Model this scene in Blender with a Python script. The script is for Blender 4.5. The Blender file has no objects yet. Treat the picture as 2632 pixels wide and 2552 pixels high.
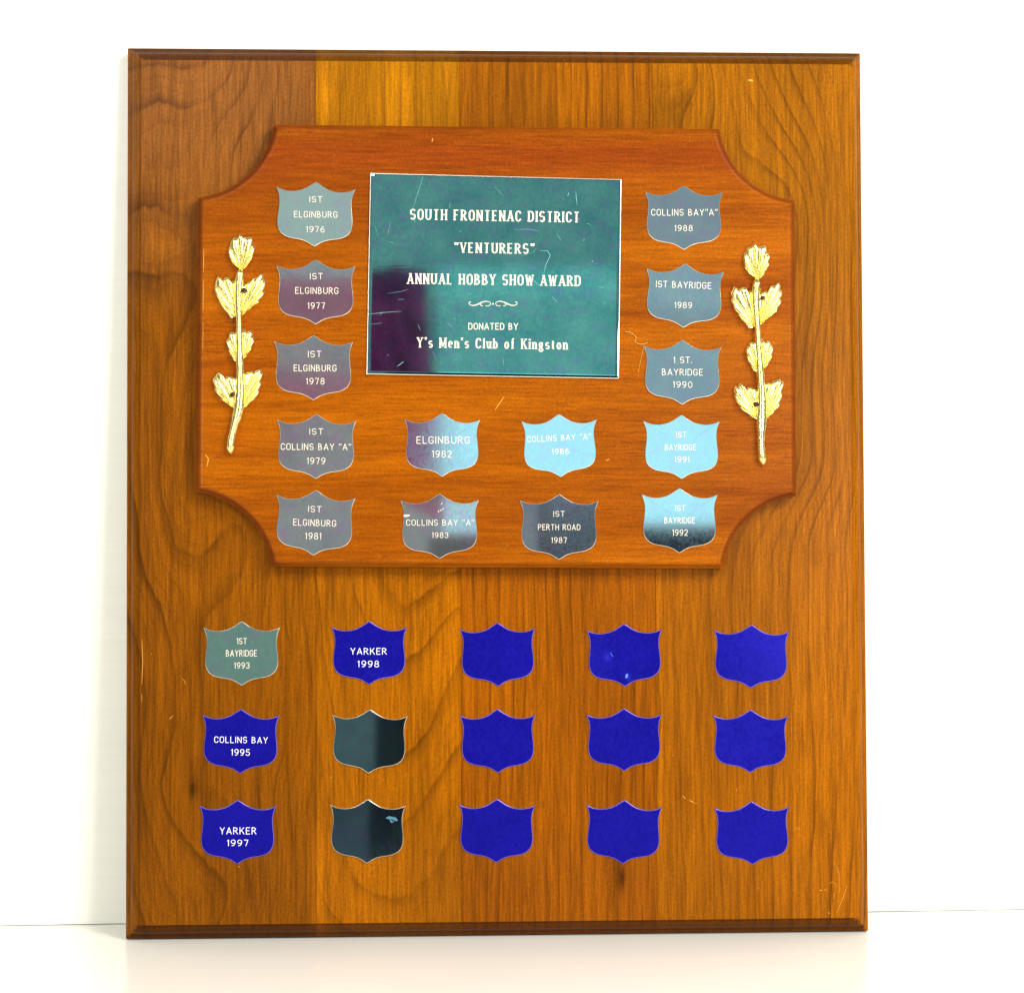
import bpy, bmesh, math, json, random
import numpy as np
from mathutils import Vector, Matrix
random.seed(7); rng = np.random.default_rng(7)
D = json.loads(r'''{"cam":{"loc":[-0.05248,-1.27564,0.2775],"rot":[1.541293,0.0,0.0],"yaw":-0.04680002330422136,"pitch":-0.029503359428388783,"roll":-0.0007086860921737546},"W":406.0,"H":486.31,"lean":0.06541,"wyaw":0.02584,"shields":[["1976","silver",28.0,[-99.09,409.54],[-120.7,406.89],[-77.67,405.54],[-100.01,374.13],[["IST",[-102.53,398.38],[-95.88,398.27],3.32],["ELGINBURG",[-110.84,390.06],[-87.65,389.86],3.46],["1976",[-104.26,381.99],[-94.66,381.82],3.32]]],["1977","silver",28.0,[-99.13,367.23],[-120.71,364.07],[-77.73,363.83],[-99.36,331.91],[["IST",[-102.29,356.39],[-95.57,356.4],3.38],["ELGINBURG",[-110.17,348.58],[-87.21,348.41],3.58],["1977",[-103.46,340.38],[-94.42,340.4],3.45]]],["1978","silver",28.0,[-100.53,326.12],[-121.94,322.93],[-79.02,322.56],[-100.55,290.89],[["IST",[-103.34,314.14],[-96.43,314.15],3.44],["ELGINBURG",[-111.01,306.57],[-88.29,306.44],3.57],["1978",[-104.31,299.42],[-94.73,299.42],3.44]]],["1979","silver",28.0,[-98.88,283.43],[-120.37,280.61],[-77.35,279.7],[-99.34,248.27],[["IST",[-102.63,272.3],[-95.47,272.29],3.32],["COLLINS BAY \"A\"",[-117.95,264.06],[-80.47,263.85],3.54],["1979",[-103.86,256.36],[-94.38,256.34],3.49]]],["1981","silver",28.0,[-99.02,242.47],[-120.82,240.13],[-77.96,237.94],[-100.59,207.07],[["IST",[-103.38,230.54],[-96.49,230.25],3.32],["ELGINBURG",[-111.36,223.33],[-88.62,222.49],3.53],["1981",[-104.87,215.91],[-96.62,215.67],3.53]]],["1982","silver",28.0,[-31.01,283.88],[-51.5,280.73],[-10.1,280.84],[-31.38,249.38],[["ELGINBURG",[-44.73,267.29],[-16.34,267.26],4.0],["1982",[-36.3,259.78],[-26.2,259.77],3.86]]],["1986","silver",28.0,[32.48,283.3],[11.68,279.59],[53.08,280.94],[33.09,249.0],[["COLLINS BAY \"A\"",[15.16,268.06],[49.57,269.61],3.17],["1986",[28.66,261.35],[37.64,261.62],3.03]]],["1983","silver",28.0,[-32.57,240.3],[-53.99,237.05],[-11.2,237.03],[-32.46,204.93],[["COLLINS BAY \"A\"",[-50.46,223.03],[-14.07,222.93],3.23],["1983",[-36.55,216.26],[-28.04,216.24],3.09]]],["1987","silver",28.0,[32.36,239.83],[10.76,236.77],[53.75,236.33],[31.99,204.23],[["IST",[29.13,227.64],[35.06,227.62],3.03],["PERTH ROAD",[20.82,220.43],[43.45,220.3],3.16],["1987",[28.03,213.39],[36.17,213.37],3.1]]],["1991","silver",28.0,[99.23,283.01],[78.2,279.56],[120.37,279.54],[99.01,248.07],[["1ST",[96.11,270.47],[101.58,270.46],3.15],["BAYRIDGE",[90.18,263.63],[106.88,263.61],3.21],["1991",[95.48,257.03],[103.19,257.02],3.27]]],["1992","silver",28.0,[97.89,243.42],[77.0,239.77],[118.87,239.26],[97.66,207.9],[["1ST",[95.32,230.55],[100.78,230.53],3.14],["BAYRIDGE",[89.63,223.8],[106.01,223.75],3.38],["1992",[94.02,217.14],[102.02,217.12],3.38]]],["1988","silver",28.0,[101.28,408.32],[79.92,405.07],[122.99,404.81],[101.05,373.02],[["COLLINS BAY\"A\"",[83.51,391.72],[119.44,391.84],3.6],["1988",[96.24,383.28],[105.79,383.31],3.31]]],["1989","silver",28.0,[102.08,365.56],[80.18,363.13],[123.26,361.45],[100.49,330.34],[["IST BAYRIDGE",[85.78,352.53],[115.78,351.59],3.59],["1989",[95.97,341.16],[105.16,341.1],3.3]]],["1990","silver",28.0,[100.16,323.75],[78.43,320.87],[121.46,320.19],[99.65,288.33],[["1 ST.",[95.21,311.07],[105.1,311.08],3.44],["BAYRIDGE",[88.79,304.42],[110.8,304.28],3.58],["1990",[94.84,297.7],[105.01,297.56],3.43]]],["1993","green",16.5,[-140.02,171.86],[-160.61,168.49],[-118.99,168.3],[-140.0,136.95],[["1ST",[-142.34,159.27],[-137.35,159.25],3.33],["BAYRIDGE",[-148.25,152.64],[-131.83,152.56],3.46],["1993",[-143.79,146.09],[-135.82,146.05],3.33]]],["1995","blue",16.5,[-140.33,124.24],[-161.23,121.25],[-119.4,120.52],[-140.65,89.36],[["COLLINS BAY",[-154.58,106.13],[-126.05,105.53],3.39],["1995",[-145.43,99.15],[-135.67,98.95],3.52]]],["1997","blue",16.5,[-142.07,75.24],[-162.55,72.23],[-121.07,71.7],[-142.34,40.61],[["YARKER",[-151.49,56.75],[-132.15,56.58],3.76],["1997",[-147.54,50.37],[-136.48,50.27],3.46]]],["1998","blue",16.5,[-70.84,171.43],[-91.32,168.33],[-50.09,168.13],[-71.05,136.86],[["YARKER",[-80.87,153.31],[-61.5,153.21],3.6],["1998",[-76.96,146.49],[-65.75,146.35],3.52]]],["g1","dark",16.5,[-70.51,123.9],[-91.05,120.84],[-49.79,119.7],[-71.36,89.11],[]],["g2","dark",16.5,[-71.79,75.32],[-92.22,72.22],[-50.94,71.24],[-72.32,40.54],[]],["b31","blue",16.5,[-1.07,170.39],[-21.67,166.79],[19.78,167.24],[-0.79,135.64],[]],["b32","blue",16.5,[-1.08,123.38],[-21.81,119.99],[19.58,120.21],[-0.96,88.65],[]],["b33","blue",16.5,[-1.57,74.59],[-22.19,71.88],[19.38,70.9],[-2.09,40.04],[]],["b41","blue",16.5,[68.23,169.27],[47.69,165.99],[89.18,166.43],[68.69,135.0],[]],["b42","blue",16.5,[67.98,123.04],[47.3,120.28],[88.9,120.01],[67.95,88.94],[]],["b43","blue",16.5,[67.87,73.4],[47.22,71.09],[88.83,69.38],[66.71,38.77],[]],["b51","blue",16.5,[138.38,168.46],[117.8,165.65],[159.5,164.81],[137.39,133.79],[]],["b52","blue",16.5,[137.3,122.11],[116.92,119.43],[158.48,118.35],[137.04,87.69],[]],["b53","blue",16.5,[137.74,72.11],[117.05,68.83],[158.57,69.21],[138.04,37.62],[]]],"plate":[[-69.7,414.27],[66.98,411.41],[65.03,302.57],[-71.86,304.93]],"ptext":[["SOUTH FRONTENAC DISTRICT",[-47.78,388.87],[43.5,387.58],6.01],["\"VENTURERS\"",[-23.75,370.92],[18.75,370.39],5.78],["ANNUAL HOBBY SHOW AWARD",[-49.44,353.88],[43.97,352.8],6.01],["DONATED BY",[-16.54,329.15],[10.03,329.03],3.68],["Y's Men's Club of Kingston",[-44.19,319.3],[36.76,318.25],5.75]],"orn":[[-16.5,343.15],[-3.25,343.17],[9.92,343.2]],"pscr":[[[[-40.94,413.19],[-46.41,395.52]],0.28],[[[-58.77,387.87],[-60.37,379.86]],0.2],[[[8.64,383.68],[16.64,383.95],[21.84,382.92]],0.3],[[[22.6,372.25],[26.6,372.1],[27.95,369.7],[25.36,364.07],[24.38,359.26]],0.55],[[[16.14,358.84],[21.72,353.24]],0.4],[[[20.2,373.29],[18.99,371.68],[14.99,370.06],[11.79,369.49]],0.2],[[[-69.98,337.47],[-64.02,338.28],[-52.9,339.09]],0.4],[[[-55.34,309.16],[-51.76,311.79]],0.6],[[[41.97,404.7],[42.74,397.06]],0.5],[[[31.84,380.95],[34.23,377.74]],0.25],[[[-2.47,407.33],[2.71,402.13]],0.2],[[[-26.46,398.41],[-26.87,395.2]],0.3],[[[-60.83,348.67],[-52.87,349.88],[-48.89,351.09]],0.2],[[[-70.39,331.88],[-63.24,332.69]],0.2],[[[-67.12,385.44],[-65.54,379.04]],0.2],[[[-36.24,317.55],[-33.87,311.96]],0.15],[[[50.61,366.71],[51.41,366.39]],0.5],[[[37.55,402.27],[38.36,403.88]],0.6],[[[-21.32,382.38],[-20.28,383.19]],0.4],[[[28.89,347.24],[31.68,344.04]],0.3]],"panel":[[-122.16,441.41],[121.63,440.25],[162.82,401.09],[162.29,238.74],[121.99,199.27],[-123.38,201.27],[-164.22,241.51],[-163.13,401.44]],"laurel":{"stem":[[-139.6,362.55],[-140.02,357.36],[-140.88,351.58],[-140.59,340.05],[-140.44,332.84],[-140.39,329.66],[-140.19,314.91],[-139.79,306.94],[-139.78,294.99],[-140.37,287.03]],"tailL":[[-142.35,279.07],[-144.44,271.12],[-145.22,264.77],[-144.71,261.39]],"leaves":[[[-139.6,361.4],[[-142.03,363.12],[-143.75,364.56],[-146.04,368.02],[-146.47,371.77],[-145.9,376.11],[-143.47,379.58],[-142.32,379.01],[-140.32,382.05],[-138.6,379.89],[-137.46,379.75],[-135.45,380.33],[-133.73,379.61],[-132.73,376.44],[-131.87,373.84],[-132.3,369.79],[-134.87,364.88],[-137.74,361.69]]],[[-141.16,336.59],[[-142.59,335.72],[-144.88,334.85],[-148.88,340.03],[-152.32,345.21],[-153.75,350.11],[-154.04,354.73],[-153.04,356.17],[-152.04,358.77],[-149.47,357.33],[-147.46,358.2],[-145.75,357.63],[-144.6,355.9],[-143.17,356.77],[-141.74,351.58]]],[[-140.02,336.59],[[-139.74,351.58],[-138.31,353.9],[-135.44,355.63],[-133.44,355.64],[-132.29,357.95],[-130.86,358.24],[-128.28,359.98],[-126.56,357.96],[-125.99,353.06],[-126.85,348.44],[-129.43,344.1],[-134.29,340.34],[-138.87,336.59]]],[[-140.19,312.12],[[-141.17,310.92],[-143.75,312.51],[-146.52,318.09],[-147.71,323.27],[-145.54,328.06],[-142.17,328.46],[-140.19,330.06],[-138.61,330.46],[-136.23,328.87],[-134.25,328.87],[-132.47,326.48],[-132.27,322.89],[-133.46,318.9],[-136.23,314.91],[-138.8,311.72]]],[[-140.97,286.63],[[-142.94,286.04],[-146.11,288.23],[-150.45,291.41],[-153.62,295.79],[-155.01,301.76],[-153.63,305.34],[-150.86,306.53],[-148.88,304.54],[-146.11,304.35],[-142.16,303.35],[-141.36,294.99]]],[[-139.78,286.63],[[-138.6,298.97],[-137.81,306.14],[-133.85,306.94],[-131.48,307.74],[-128.31,308.14],[-127.44,306.15],[-128.31,300.97],[-128.7,298.18],[-130.29,293.4],[-134.64,289.02],[-137.8,286.23]]]],"nails":[[-137.73,350.0],[-143.93,293.6]],"tip":[-145.89,263.57],"bud":[-140.32,382.05],"root":[-140.37,287.03]},"laurelR":{"bud":[139.28,377.92],"root":[142.87,280.94],"tail":[[142.62,274.51],[142.36,266.47],[142.91,259.63],[143.76,255.01]],"nails":[[143.59,346.48],[139.58,288.39]]},"fibre":[[[68.68,328.03],[71.55,327.89],[73.68,326.25],[74.75,324.82],[74.02,322.67],[76.16,321.38],[79.03,321.39],[80.82,322.32]],[[78.81,320.17],[77.93,316.59],[76.82,311.58],[75.57,306.01]]],"seams":[-99.73,-20.96,85.64],"grain":[[[0,[[-188.48,474.49],[-181.8,475.21],[-175.78,472.54],[-166.42,470.57],[-157.06,471.31],[-153.71,476.75]]],[1.84,[[-190.45,459.26],[-184.45,459.5],[-178.43,456.97],[-173.75,453.61],[-169.07,449.58],[-165.39,447.24],[-163.06,453.67],[-159.72,457.75],[-154.37,461.85],[-148.35,464.59],[-145.01,469.35],[-143.67,477.5]]],[3.84,[[-136.97,477.54],[-138.64,469.4],[-140.98,459.22],[-146.34,454.45],[-151.69,449.0],[-154.36,443.58],[-156.36,435.45],[-157.02,423.29],[-157.68,413.15],[-158.0,405.05]]],[6,[[-126.91,477.61],[-128.92,464.03],[-132.94,447.08],[-143.65,430.11],[-146.98,416.58],[-147.65,409.82]]],[8,[[-116.85,477.67],[-119.53,460.7],[-123.56,443.74]]],[10,[[-108.79,477.73],[-110.14,460.76],[-113.5,445.15]]],[12,[[-101.4,477.78],[-102.09,445.21]]],[2.6,[[-192.42,439.32],[-177.06,434.0],[-166.39,439.46]]],[3.84,[[-193.67,394.81],[-183.67,395.18],[-175.67,392.85],[-169.0,387.48],[-164.32,381.43]]],[4.6,[[-184.32,381.37],[-179.65,377.35],[-178.31,371.97],[-182.3,367.24],[-188.29,369.25],[-190.3,375.97]]],[5.2,[[-184.31,373.97]]],[3.7,[[-192.27,362.51],[-183.61,357.15],[-173.62,352.47],[-164.95,350.47]]],[5,[[-166.23,298.13],[-167.54,278.02],[-171.5,254.61],[-167.49,241.23],[-163.5,234.54],[-156.85,233.85],[-150.21,237.85]]],[4,[[-181.52,298.13],[-181.49,278.03],[-183.45,254.62],[-180.1,237.91],[-175.44,227.89],[-168.8,219.19],[-163.48,217.17],[-156.84,219.16],[-152.86,225.82]]],[3,[[-190.16,298.13],[-190.09,257.98],[-186.73,231.25],[-178.72,201.21],[-170.09,189.19],[-158.14,185.14],[-150.18,191.11],[-145.53,201.1],[-143.55,217.78],[-139.56,224.45]]],[3.6,[[-186.74,237.93],[-181.41,221.23],[-175.42,207.87],[-166.12,201.17],[-156.83,205.81],[-151.52,217.81]]],[2,[[-192.03,231.26],[-189.32,197.92],[-181.33,174.58]]],[5,[[-126.91,201.03],[-132.89,177.7]]],[7,[[-120.25,197.67],[-123.58,172.32]]],[9,[[-111.59,197.64],[-113.6,172.28]]],[11,[[-103.6,197.61],[-103.61,172.23]]],[1,[[-189.7,183.27],[-184.36,163.26],[-184.94,113.39],[-184.91,90.16]]],[2,[[-178.42,179.89],[-174.41,156.55],[-171.7,116.62],[-178.3,96.75]]],[4,[[-151.85,183.11],[-161.15,173.15],[-163.76,129.87],[-162.39,89.99]]],[7,[[-119.89,196.35],[-116.57,162.93],[-118.57,122.93],[-119.91,89.67]]],[9,[[-109.22,196.31],[-105.23,162.87],[-107.94,89.58]]],[11,[[-98.54,196.27],[-95.96,89.49]]],[0,[[-192.11,75.76],[-183.43,48.78],[-173.8,24.69],[-164.19,11.16]]],[-1,[[-193.03,53.67],[-187.23,29.62],[-180.49,11.33]]],[2,[[-186.37,87.26],[-180.59,75.67],[-169.04,56.34],[-162.31,46.66],[-158.45,37.02],[-153.65,34.57],[-149.81,40.78],[-145.96,48.44]]],[3.5,[[-175.81,87.18],[-172.91,77.53],[-164.24,63.03],[-154.63,58.13],[-145.01,62.86],[-142.13,77.28],[-143.09,86.93]]],[4.4,[[-166.19,80.85]]],[1,[[-161.32,19.76],[-149.79,15.81],[-141.14,19.56],[-135.37,30.07]]],[5,[[-135.39,86.87],[-131.53,53.12],[-132.49,32.92],[-140.18,10.91]]],[7.5,[[-123.82,86.78],[-119.96,53.01],[-120.93,32.81],[-125.75,10.75]]],[9.5,[[-115.13,86.71],[-112.25,48.13],[-114.19,10.63]]],[11.5,[[-106.44,86.65],[-106.46,48.08],[-106.48,10.55]]]],[[0,[[-98.02,480.44],[-97.48,440.07]]],[1,[[-91.73,480.48],[-91.2,440.1]]],[2,[[-85.44,480.53],[-84.91,440.13]]],[3,[[-79.14,480.57],[-78.62,440.17]]],[4,[[-72.84,480.61],[-72.33,440.2]]],[5,[[-66.54,480.65],[-66.04,440.23]]],[6,[[-60.24,480.7],[-59.74,440.27]]],[7,[[-53.93,480.74],[-53.44,440.3]]],[8,[[-47.62,480.78],[-47.14,440.33]]],[9,[[-41.31,480.82],[-40.84,440.37]]],[10,[[-35.0,480.87],[-34.53,440.4]]],[11,[[-28.68,480.91],[-28.22,440.43]]],[12,[[-22.36,480.95],[-21.9,440.47]]],[0,[[-95.41,196.87],[-94.03,154.28],[-84.18,97.6],[-72.9,66.43],[-61.6,52.22]]],[2,[[-86.9,196.84],[-78.42,168.39],[-67.13,131.45],[-58.64,117.23],[-47.26,131.33],[-35.83,153.98],[-24.39,173.83]]],[4,[[-72.7,196.78],[-61.38,173.99],[-54.29,165.44],[-44.31,176.76],[-32.88,193.79]]],[1,[[-89.79,140.09],[-75.68,103.19],[-61.54,86.12],[-44.49,100.14],[-30.23,122.72],[-23.07,139.71]]],[-1,[[-96.87,140.13],[-87.04,66.55],[-67.31,26.89],[-50.31,32.37],[-33.24,57.62],[-23.23,82.99]]],[-2,[[-96.92,83.57],[-84.27,21.43],[-72.98,12.87],[-44.7,11.17]]],[-1.5,[[-27.58,54.74],[-39.0,26.62]]]],[[0.0,[[-18.33,480.98],[-18.46,440.49]]],[1.0,[[-11.43,481.03],[-11.56,440.52]]],[2.0,[[-4.53,481.07],[-4.67,440.56]]],[3.0,[[2.38,481.12],[2.23,440.59]]],[4.0,[[9.29,481.17],[9.14,440.63]]],[5.0,[[16.21,481.21],[16.04,440.67]]],[6.0,[[23.12,481.26],[22.95,440.7]]],[7.0,[[30.05,481.31],[29.87,440.74]]],[8.0,[[36.97,481.35],[36.79,440.78]]],[9.0,[[43.9,481.4],[43.71,440.81]]],[10.0,[[50.83,481.45],[50.63,440.85]]],[11.0,[[57.77,481.49],[57.56,440.89]]],[12.0,[[64.71,481.54],[64.49,440.92]]],[13.0,[[71.65,481.59],[71.43,440.96]]],[14.0,[[78.6,481.63],[78.37,441.0]]],[15.0,[[85.55,481.68],[85.31,441.03]]],[0.0,[[-19.2,193.74],[-19.65,139.69],[-19.54,82.96],[-19.19,12.31]]],[1.3,[[-12.36,193.71],[-10.82,139.64],[-12.72,82.91],[-12.38,12.24]]],[2.6,[[-5.51,193.69],[-3.98,139.6],[-5.89,82.86],[-5.56,12.17]]],[3.9000000000000004,[[1.34,193.66],[0.86,139.57],[0.94,82.8],[1.26,12.1]]],[5.2,[[8.2,193.64],[9.7,139.52],[7.78,82.75],[8.08,12.03]]],[6.5,[[15.06,193.61],[16.55,139.48],[14.61,82.7],[14.9,11.96]]],[7.800000000000001,[[21.92,193.58],[21.41,139.45],[21.45,82.64],[21.73,11.89]]],[9.1,[[28.78,193.56],[30.26,139.4],[28.3,82.59],[28.56,11.82]]],[10.4,[[35.65,193.53],[37.12,139.36],[35.15,82.54],[35.39,11.74]]],[11.700000000000001,[[42.53,193.51],[41.98,139.33],[42.0,82.48],[42.23,11.67]]],[13.0,[[49.4,193.48],[50.85,139.28],[48.85,82.43],[49.07,11.6]]],[14.3,[[56.28,193.46],[57.72,139.24],[55.71,82.38],[55.91,11.53]]],[15.600000000000001,[[63.17,193.43],[62.59,139.21],[62.57,82.32],[62.76,11.46]]],[16.900000000000002,[[70.05,193.4],[71.47,139.16],[69.44,82.27],[69.61,11.39]]],[18.2,[[76.94,193.38],[78.35,139.12],[76.3,82.22],[76.47,11.32]]],[19.5,[[83.84,193.35],[83.23,139.1],[83.18,82.16],[83.33,11.25]]]],[[0,[[92.42,476.56],[97.96,472.61],[105.91,471.06],[110.71,475.08]]],[1.4,[[86.81,467.75],[92.31,457.43],[100.19,447.92],[105.73,443.17]]],[3,[[115.51,477.51],[120.19,463.97],[126.44,446.47]]],[5,[[126.66,477.58],[133.72,461.66],[143.95,443.37],[153.41,429.86],[161.3,418.74],[167.6,408.41],[170.69,396.48],[169.73,376.58]]],[4,[[123.18,436.09],[131.06,424.18],[142.13,413.88],[159.6,405.99]]],[7,[[142.61,477.69],[149.64,457.77],[158.28,440.26],[167.73,424.35],[174.75,404.46],[176.11,376.6],[175.0,340.83]]],[9,[[153.79,477.76],[161.61,457.84],[171.83,437.13],[179.6,412.45],[182.56,384.57],[181.38,340.84]]],[11,[[172.17,477.88],[179.91,448.36],[186.1,424.44],[187.35,384.59],[186.17,340.85]]],[13,[[184.17,477.96],[188.78,456.4],[192.57,432.45],[191.75,340.86]]],[0.0,[[87.86,193.34],[88.1,139.07],[87.19,82.13],[86.76,11.21]]],[1.2,[[95.91,193.31],[97.29,139.02],[98.08,82.04],[97.63,11.1]]],[2.4,[[103.1,193.28],[104.76,138.97],[108.98,81.96],[110.51,10.96]]],[3.5999999999999996,[[111.73,193.25],[112.8,138.93],[117.01,81.9],[118.24,10.88]]],[4.8,[[120.37,193.21],[122.87,138.87],[123.9,81.84],[126.27,10.8]]],[6.0,[[129.02,193.18],[132.94,138.81],[131.09,81.79],[133.44,10.73]]],[7.199999999999999,[[139.13,196.01],[141.58,138.76],[139.71,81.72],[142.05,10.64]]],[8.4,[[149.25,198.84],[148.79,138.72],[149.78,81.64],[150.66,10.55]]],[9.6,[[156.54,207.42],[157.44,138.67],[159.86,81.56],[159.28,10.46]]],[10.799999999999999,[[166.68,210.26],[167.53,138.61],[168.5,81.49],[167.91,10.37]]],[12.0,[[176.93,224.6],[176.19,138.56],[178.59,81.42],[176.54,10.28]]],[13.2,[[185.62,224.57],[184.86,138.51],[187.24,81.35],[185.17,10.19]]],[7,[[167.52,311.05],[167.04,253.38]]],[11,[[183.48,311.05],[184.42,253.36]]]]],"wscr":[[[[190.16,25.85],[187.55,18.82],[183.9,10.31]],0.35],[[[183.13,38.51],[184.63,35.47],[185.82,30.93],[185.74,21.86]],0.25],[[[179.97,26.95],[182.02,27.94],[184.04,26.41]],0.3],[[[174.84,23.48],[176.16,23.17]],0.7],[[[177.39,23.46],[178.41,23.75]],0.5],[[[99.95,75.49],[101.46,73.77]],0.6],[[[103.69,72.94],[106.02,71.72]],0.7],[[[106.02,71.72],[108.04,71.2]],0.25],[[[161.36,57.35],[164.41,56.62]],0.3],[[[182.98,21.89],[182.44,18.37]],0.25],[[[129.34,78.58],[129.75,78.17]],0.7],[[[141.15,25.12],[141.45,24.32]],0.5],[[[179.32,11.36],[180.54,10.64]],0.5],[[[-172.39,140.9],[-170.74,139.56],[-170.4,137.56]],0.35],[[[-178.99,118.99],[-177.01,120.64]],0.5],[[[-193.77,161.98],[-193.29,149.99],[-193.73,138.03]],0.5],[[[-193.85,132.71],[-193.71,128.06]],0.3],[[[138.84,468.92],[141.63,468.78]],1.6]],"panscr":[[[[2.66,292.96],[-2.43,285.56]],0.5],[[[-35.6,433.63],[-36.24,431.71]],0.6],[[[-158.67,261.45],[-157.0,259.35],[-157.83,255.15]],0.6],[[[57.76,258.0],[59.67,258.84]],0.5],[[[-159.61,373.09],[-159.81,360.42]],0.35],[[[-159.8,356.2],[-160.0,339.32]],0.3],[[[-159.99,332.99],[-160.19,318.24]],0.25]],"blobs":[[-165.99,81.29,1.71617508,4.57646688,-0.8],[66.3,31.24,2.00220426,6.292641959999999,-0.8],[63.49,39.76,4.00440852,14.301459,-0.35],[-184.74,376.55,5.720583599999999,6.292641959999999,0.3],[-169.17,390.91,11.441167199999999,6.292641959999999,-0.3],[-174.8,362.27,17.161750799999997,17.161750799999997,-0.15],[-95.18,460.26,4.00440852,25.7426262,0.5],[-55.12,460.5,8.580875399999998,25.7426262,0.35],[13.82,460.91,17.161750799999997,25.7426262,-0.15],[-118.09,126.1,11.441167199999999,17.161750799999997,-0.0],[-137.82,27.59,17.161750799999997,17.161750799999997,-0.15],[-97.81,27.2,2.8602917999999997,31.463209799999998,0.5],[-30.26,111.37,6.292641959999999,74.3675868,0.22],[-22.99,168.13,3.43235016,34.32350159999999,0.2],[146.94,461.72,17.161750799999997,20.0220426,0.05],[100.47,458.53,11.441167199999999,14.301459,-0.22],[171.48,334.17,2.8602917999999997,74.3675868,-0.3],[185.87,253.35,8.580875399999998,85.808754,0.15],[124.8,207.53,17.161750799999997,11.441167199999999,-0.1],[87.36,110.58,1.71617508,91.52933759999999,0.3],[104.0,110.47,8.580875399999998,85.808754,0.1],[63.94,124.97,8.580875399999998,57.205836,-0.12],[-191.49,197.22,6.86470032,200.22042599999997,-0.2],[-186.0,282.37,11.441167199999999,57.205836,-0.12],[-89.75,182.64,11.441167199999999,17.161750799999997,-0.2],[-103.97,111.87,2.8602917999999997,114.411672,0.12],[-135.04,157.33,20.0220426,17.161750799999997,-0.1],[-143.64,425.45,17.161750799999997,22.882334399999998,0.1],[-15.77,196.58,114.411672,4.00440852,-0.0]],"ppts":0}''')
scene = bpy.context.scene
col = scene.collection
MM = 0.001

# ------------------------------------------------------------------ camera
cd = bpy.data.cameras.new('camera'); cam = bpy.data.objects.new('camera', cd); col.objects.link(cam)
cam.location = D['cam']['loc']
cam.rotation_mode = 'QUATERNION'
cam.rotation_quaternion = (Matrix.Rotation(D['cam']['yaw'], 3, 'Z') @ Matrix.Rotation(math.pi/2 + D['cam']['pitch'], 3, 'X')
                           @ Matrix.Rotation(D['cam']['roll'], 3, 'Z')).to_quaternion()
cd.sensor_fit = 'HORIZONTAL'; cd.sensor_width = 36.0; cd.lens = 36.0 * 6000.0 / 2632.0
cd.clip_start = 0.05; cd.clip_end = 50
scene.camera = cam

# ------------------------------------------------------------------ light
scene.view_settings.view_transform = 'Standard'; scene.view_settings.look = 'None'
scene.view_settings.exposure = 0.0; scene.view_settings.gamma = 1.0
w = bpy.data.worlds.new('World'); scene.world = w; w.use_nodes = True
w.node_tree.nodes['Background'].inputs[0].default_value = (0.80, 0.97, 1.0, 1)
w.node_tree.nodes['Background'].inputs[1].default_value = 0.30

def area(name, loc, target, sx, sy, power, color):
    l = bpy.data.lights.new(name, 'AREA'); l.shape = 'RECTANGLE'; l.size = sx; l.size_y = sy
    l.energy = power; l.color = color
    o = bpy.data.objects.new(name, l); col.objects.link(o); o.location = loc
    o.rotation_euler = (Vector(target) - Vector(loc)).to_track_quat('-Z', 'Y').to_euler()
    return o
area('key_lamp', (1.12, -1.36, 1.34), (0, 0, 0.24), 0.7, 0.7, 44, (1.0, 0.965, 0.90))
area('fill_lamp', (-0.75, -1.7, 1.55), (0, 0, 0.24), 1.3, 0.9, 25, (1.0, 0.97, 0.93))
area('side_lamp', (0.60, -1.35, 0.42), (0, 0, 0.26), 0.14, 0.30, 5.5, (1.0, 0.97, 0.93))  # pair of lamps added to put highlights on the laurel stems
area('side_lamp', (-0.68, -1.35, 0.42), (0, 0, 0.26), 0.14, 0.30, 3.0, (1.0, 0.97, 0.93))
# a far window, and teal panels added behind the camera to colour plate reflections
area('window_light', (0.33, -3.0, 0.60), (0.33, 0, 0.60), 0.64, 0.27, 0.44, (0.36, 0.88, 1.0))
area('room_light', (0.10, -3.3, 1.35), (0.10, 0, 1.2), 1.6, 0.75, 0.42, (0.24, 1.0, 0.92))
area('room_light_low', (0.33, -3.3, 0.90), (0.33, 0, 0.90), 0.62, 0.26, 0.13, (0.30, 1.0, 0.92))  # added to brighten the lower part of the name plate

# ------------------------------------------------------------------ helpers
def tag(o, **k):
    for a, b in k.items(): o[a] = b
    return o
def mesh_obj(name, verts, faces, mats, parent=None, smooth=False, fmat=None, attrs=None):
    me = bpy.data.meshes.new(name)
    me.from_pydata([tuple(v) for v in verts], [], [tuple(f) for f in faces]); me.update()
    for m in (mats if isinstance(mats, (list, tuple)) else [mats]): me.materials.append(m)
    if fmat is not None: me.polygons.foreach_set('material_index', fmat)
    if smooth is True: me.polygons.foreach_set('use_smooth', [True] * len(me.polygons))
    elif smooth: me.polygons.foreach_set('use_smooth', smooth)
    for an, (typ, data) in (attrs or {}).items():
        a = me.attributes.new(an, typ, 'POINT')
        a.data.foreach_set('value' if typ == 'FLOAT' else 'color', np.asarray(data, dtype=np.float32).ravel())
    o = bpy.data.objects.new(name, me); col.objects.link(o)
    if parent is not None: o.parent = parent
    return o
def L(u, v, w):                                # plaque coordinates in mm -> local metres
    return (u * MM, -w * MM, v * MM)

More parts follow.
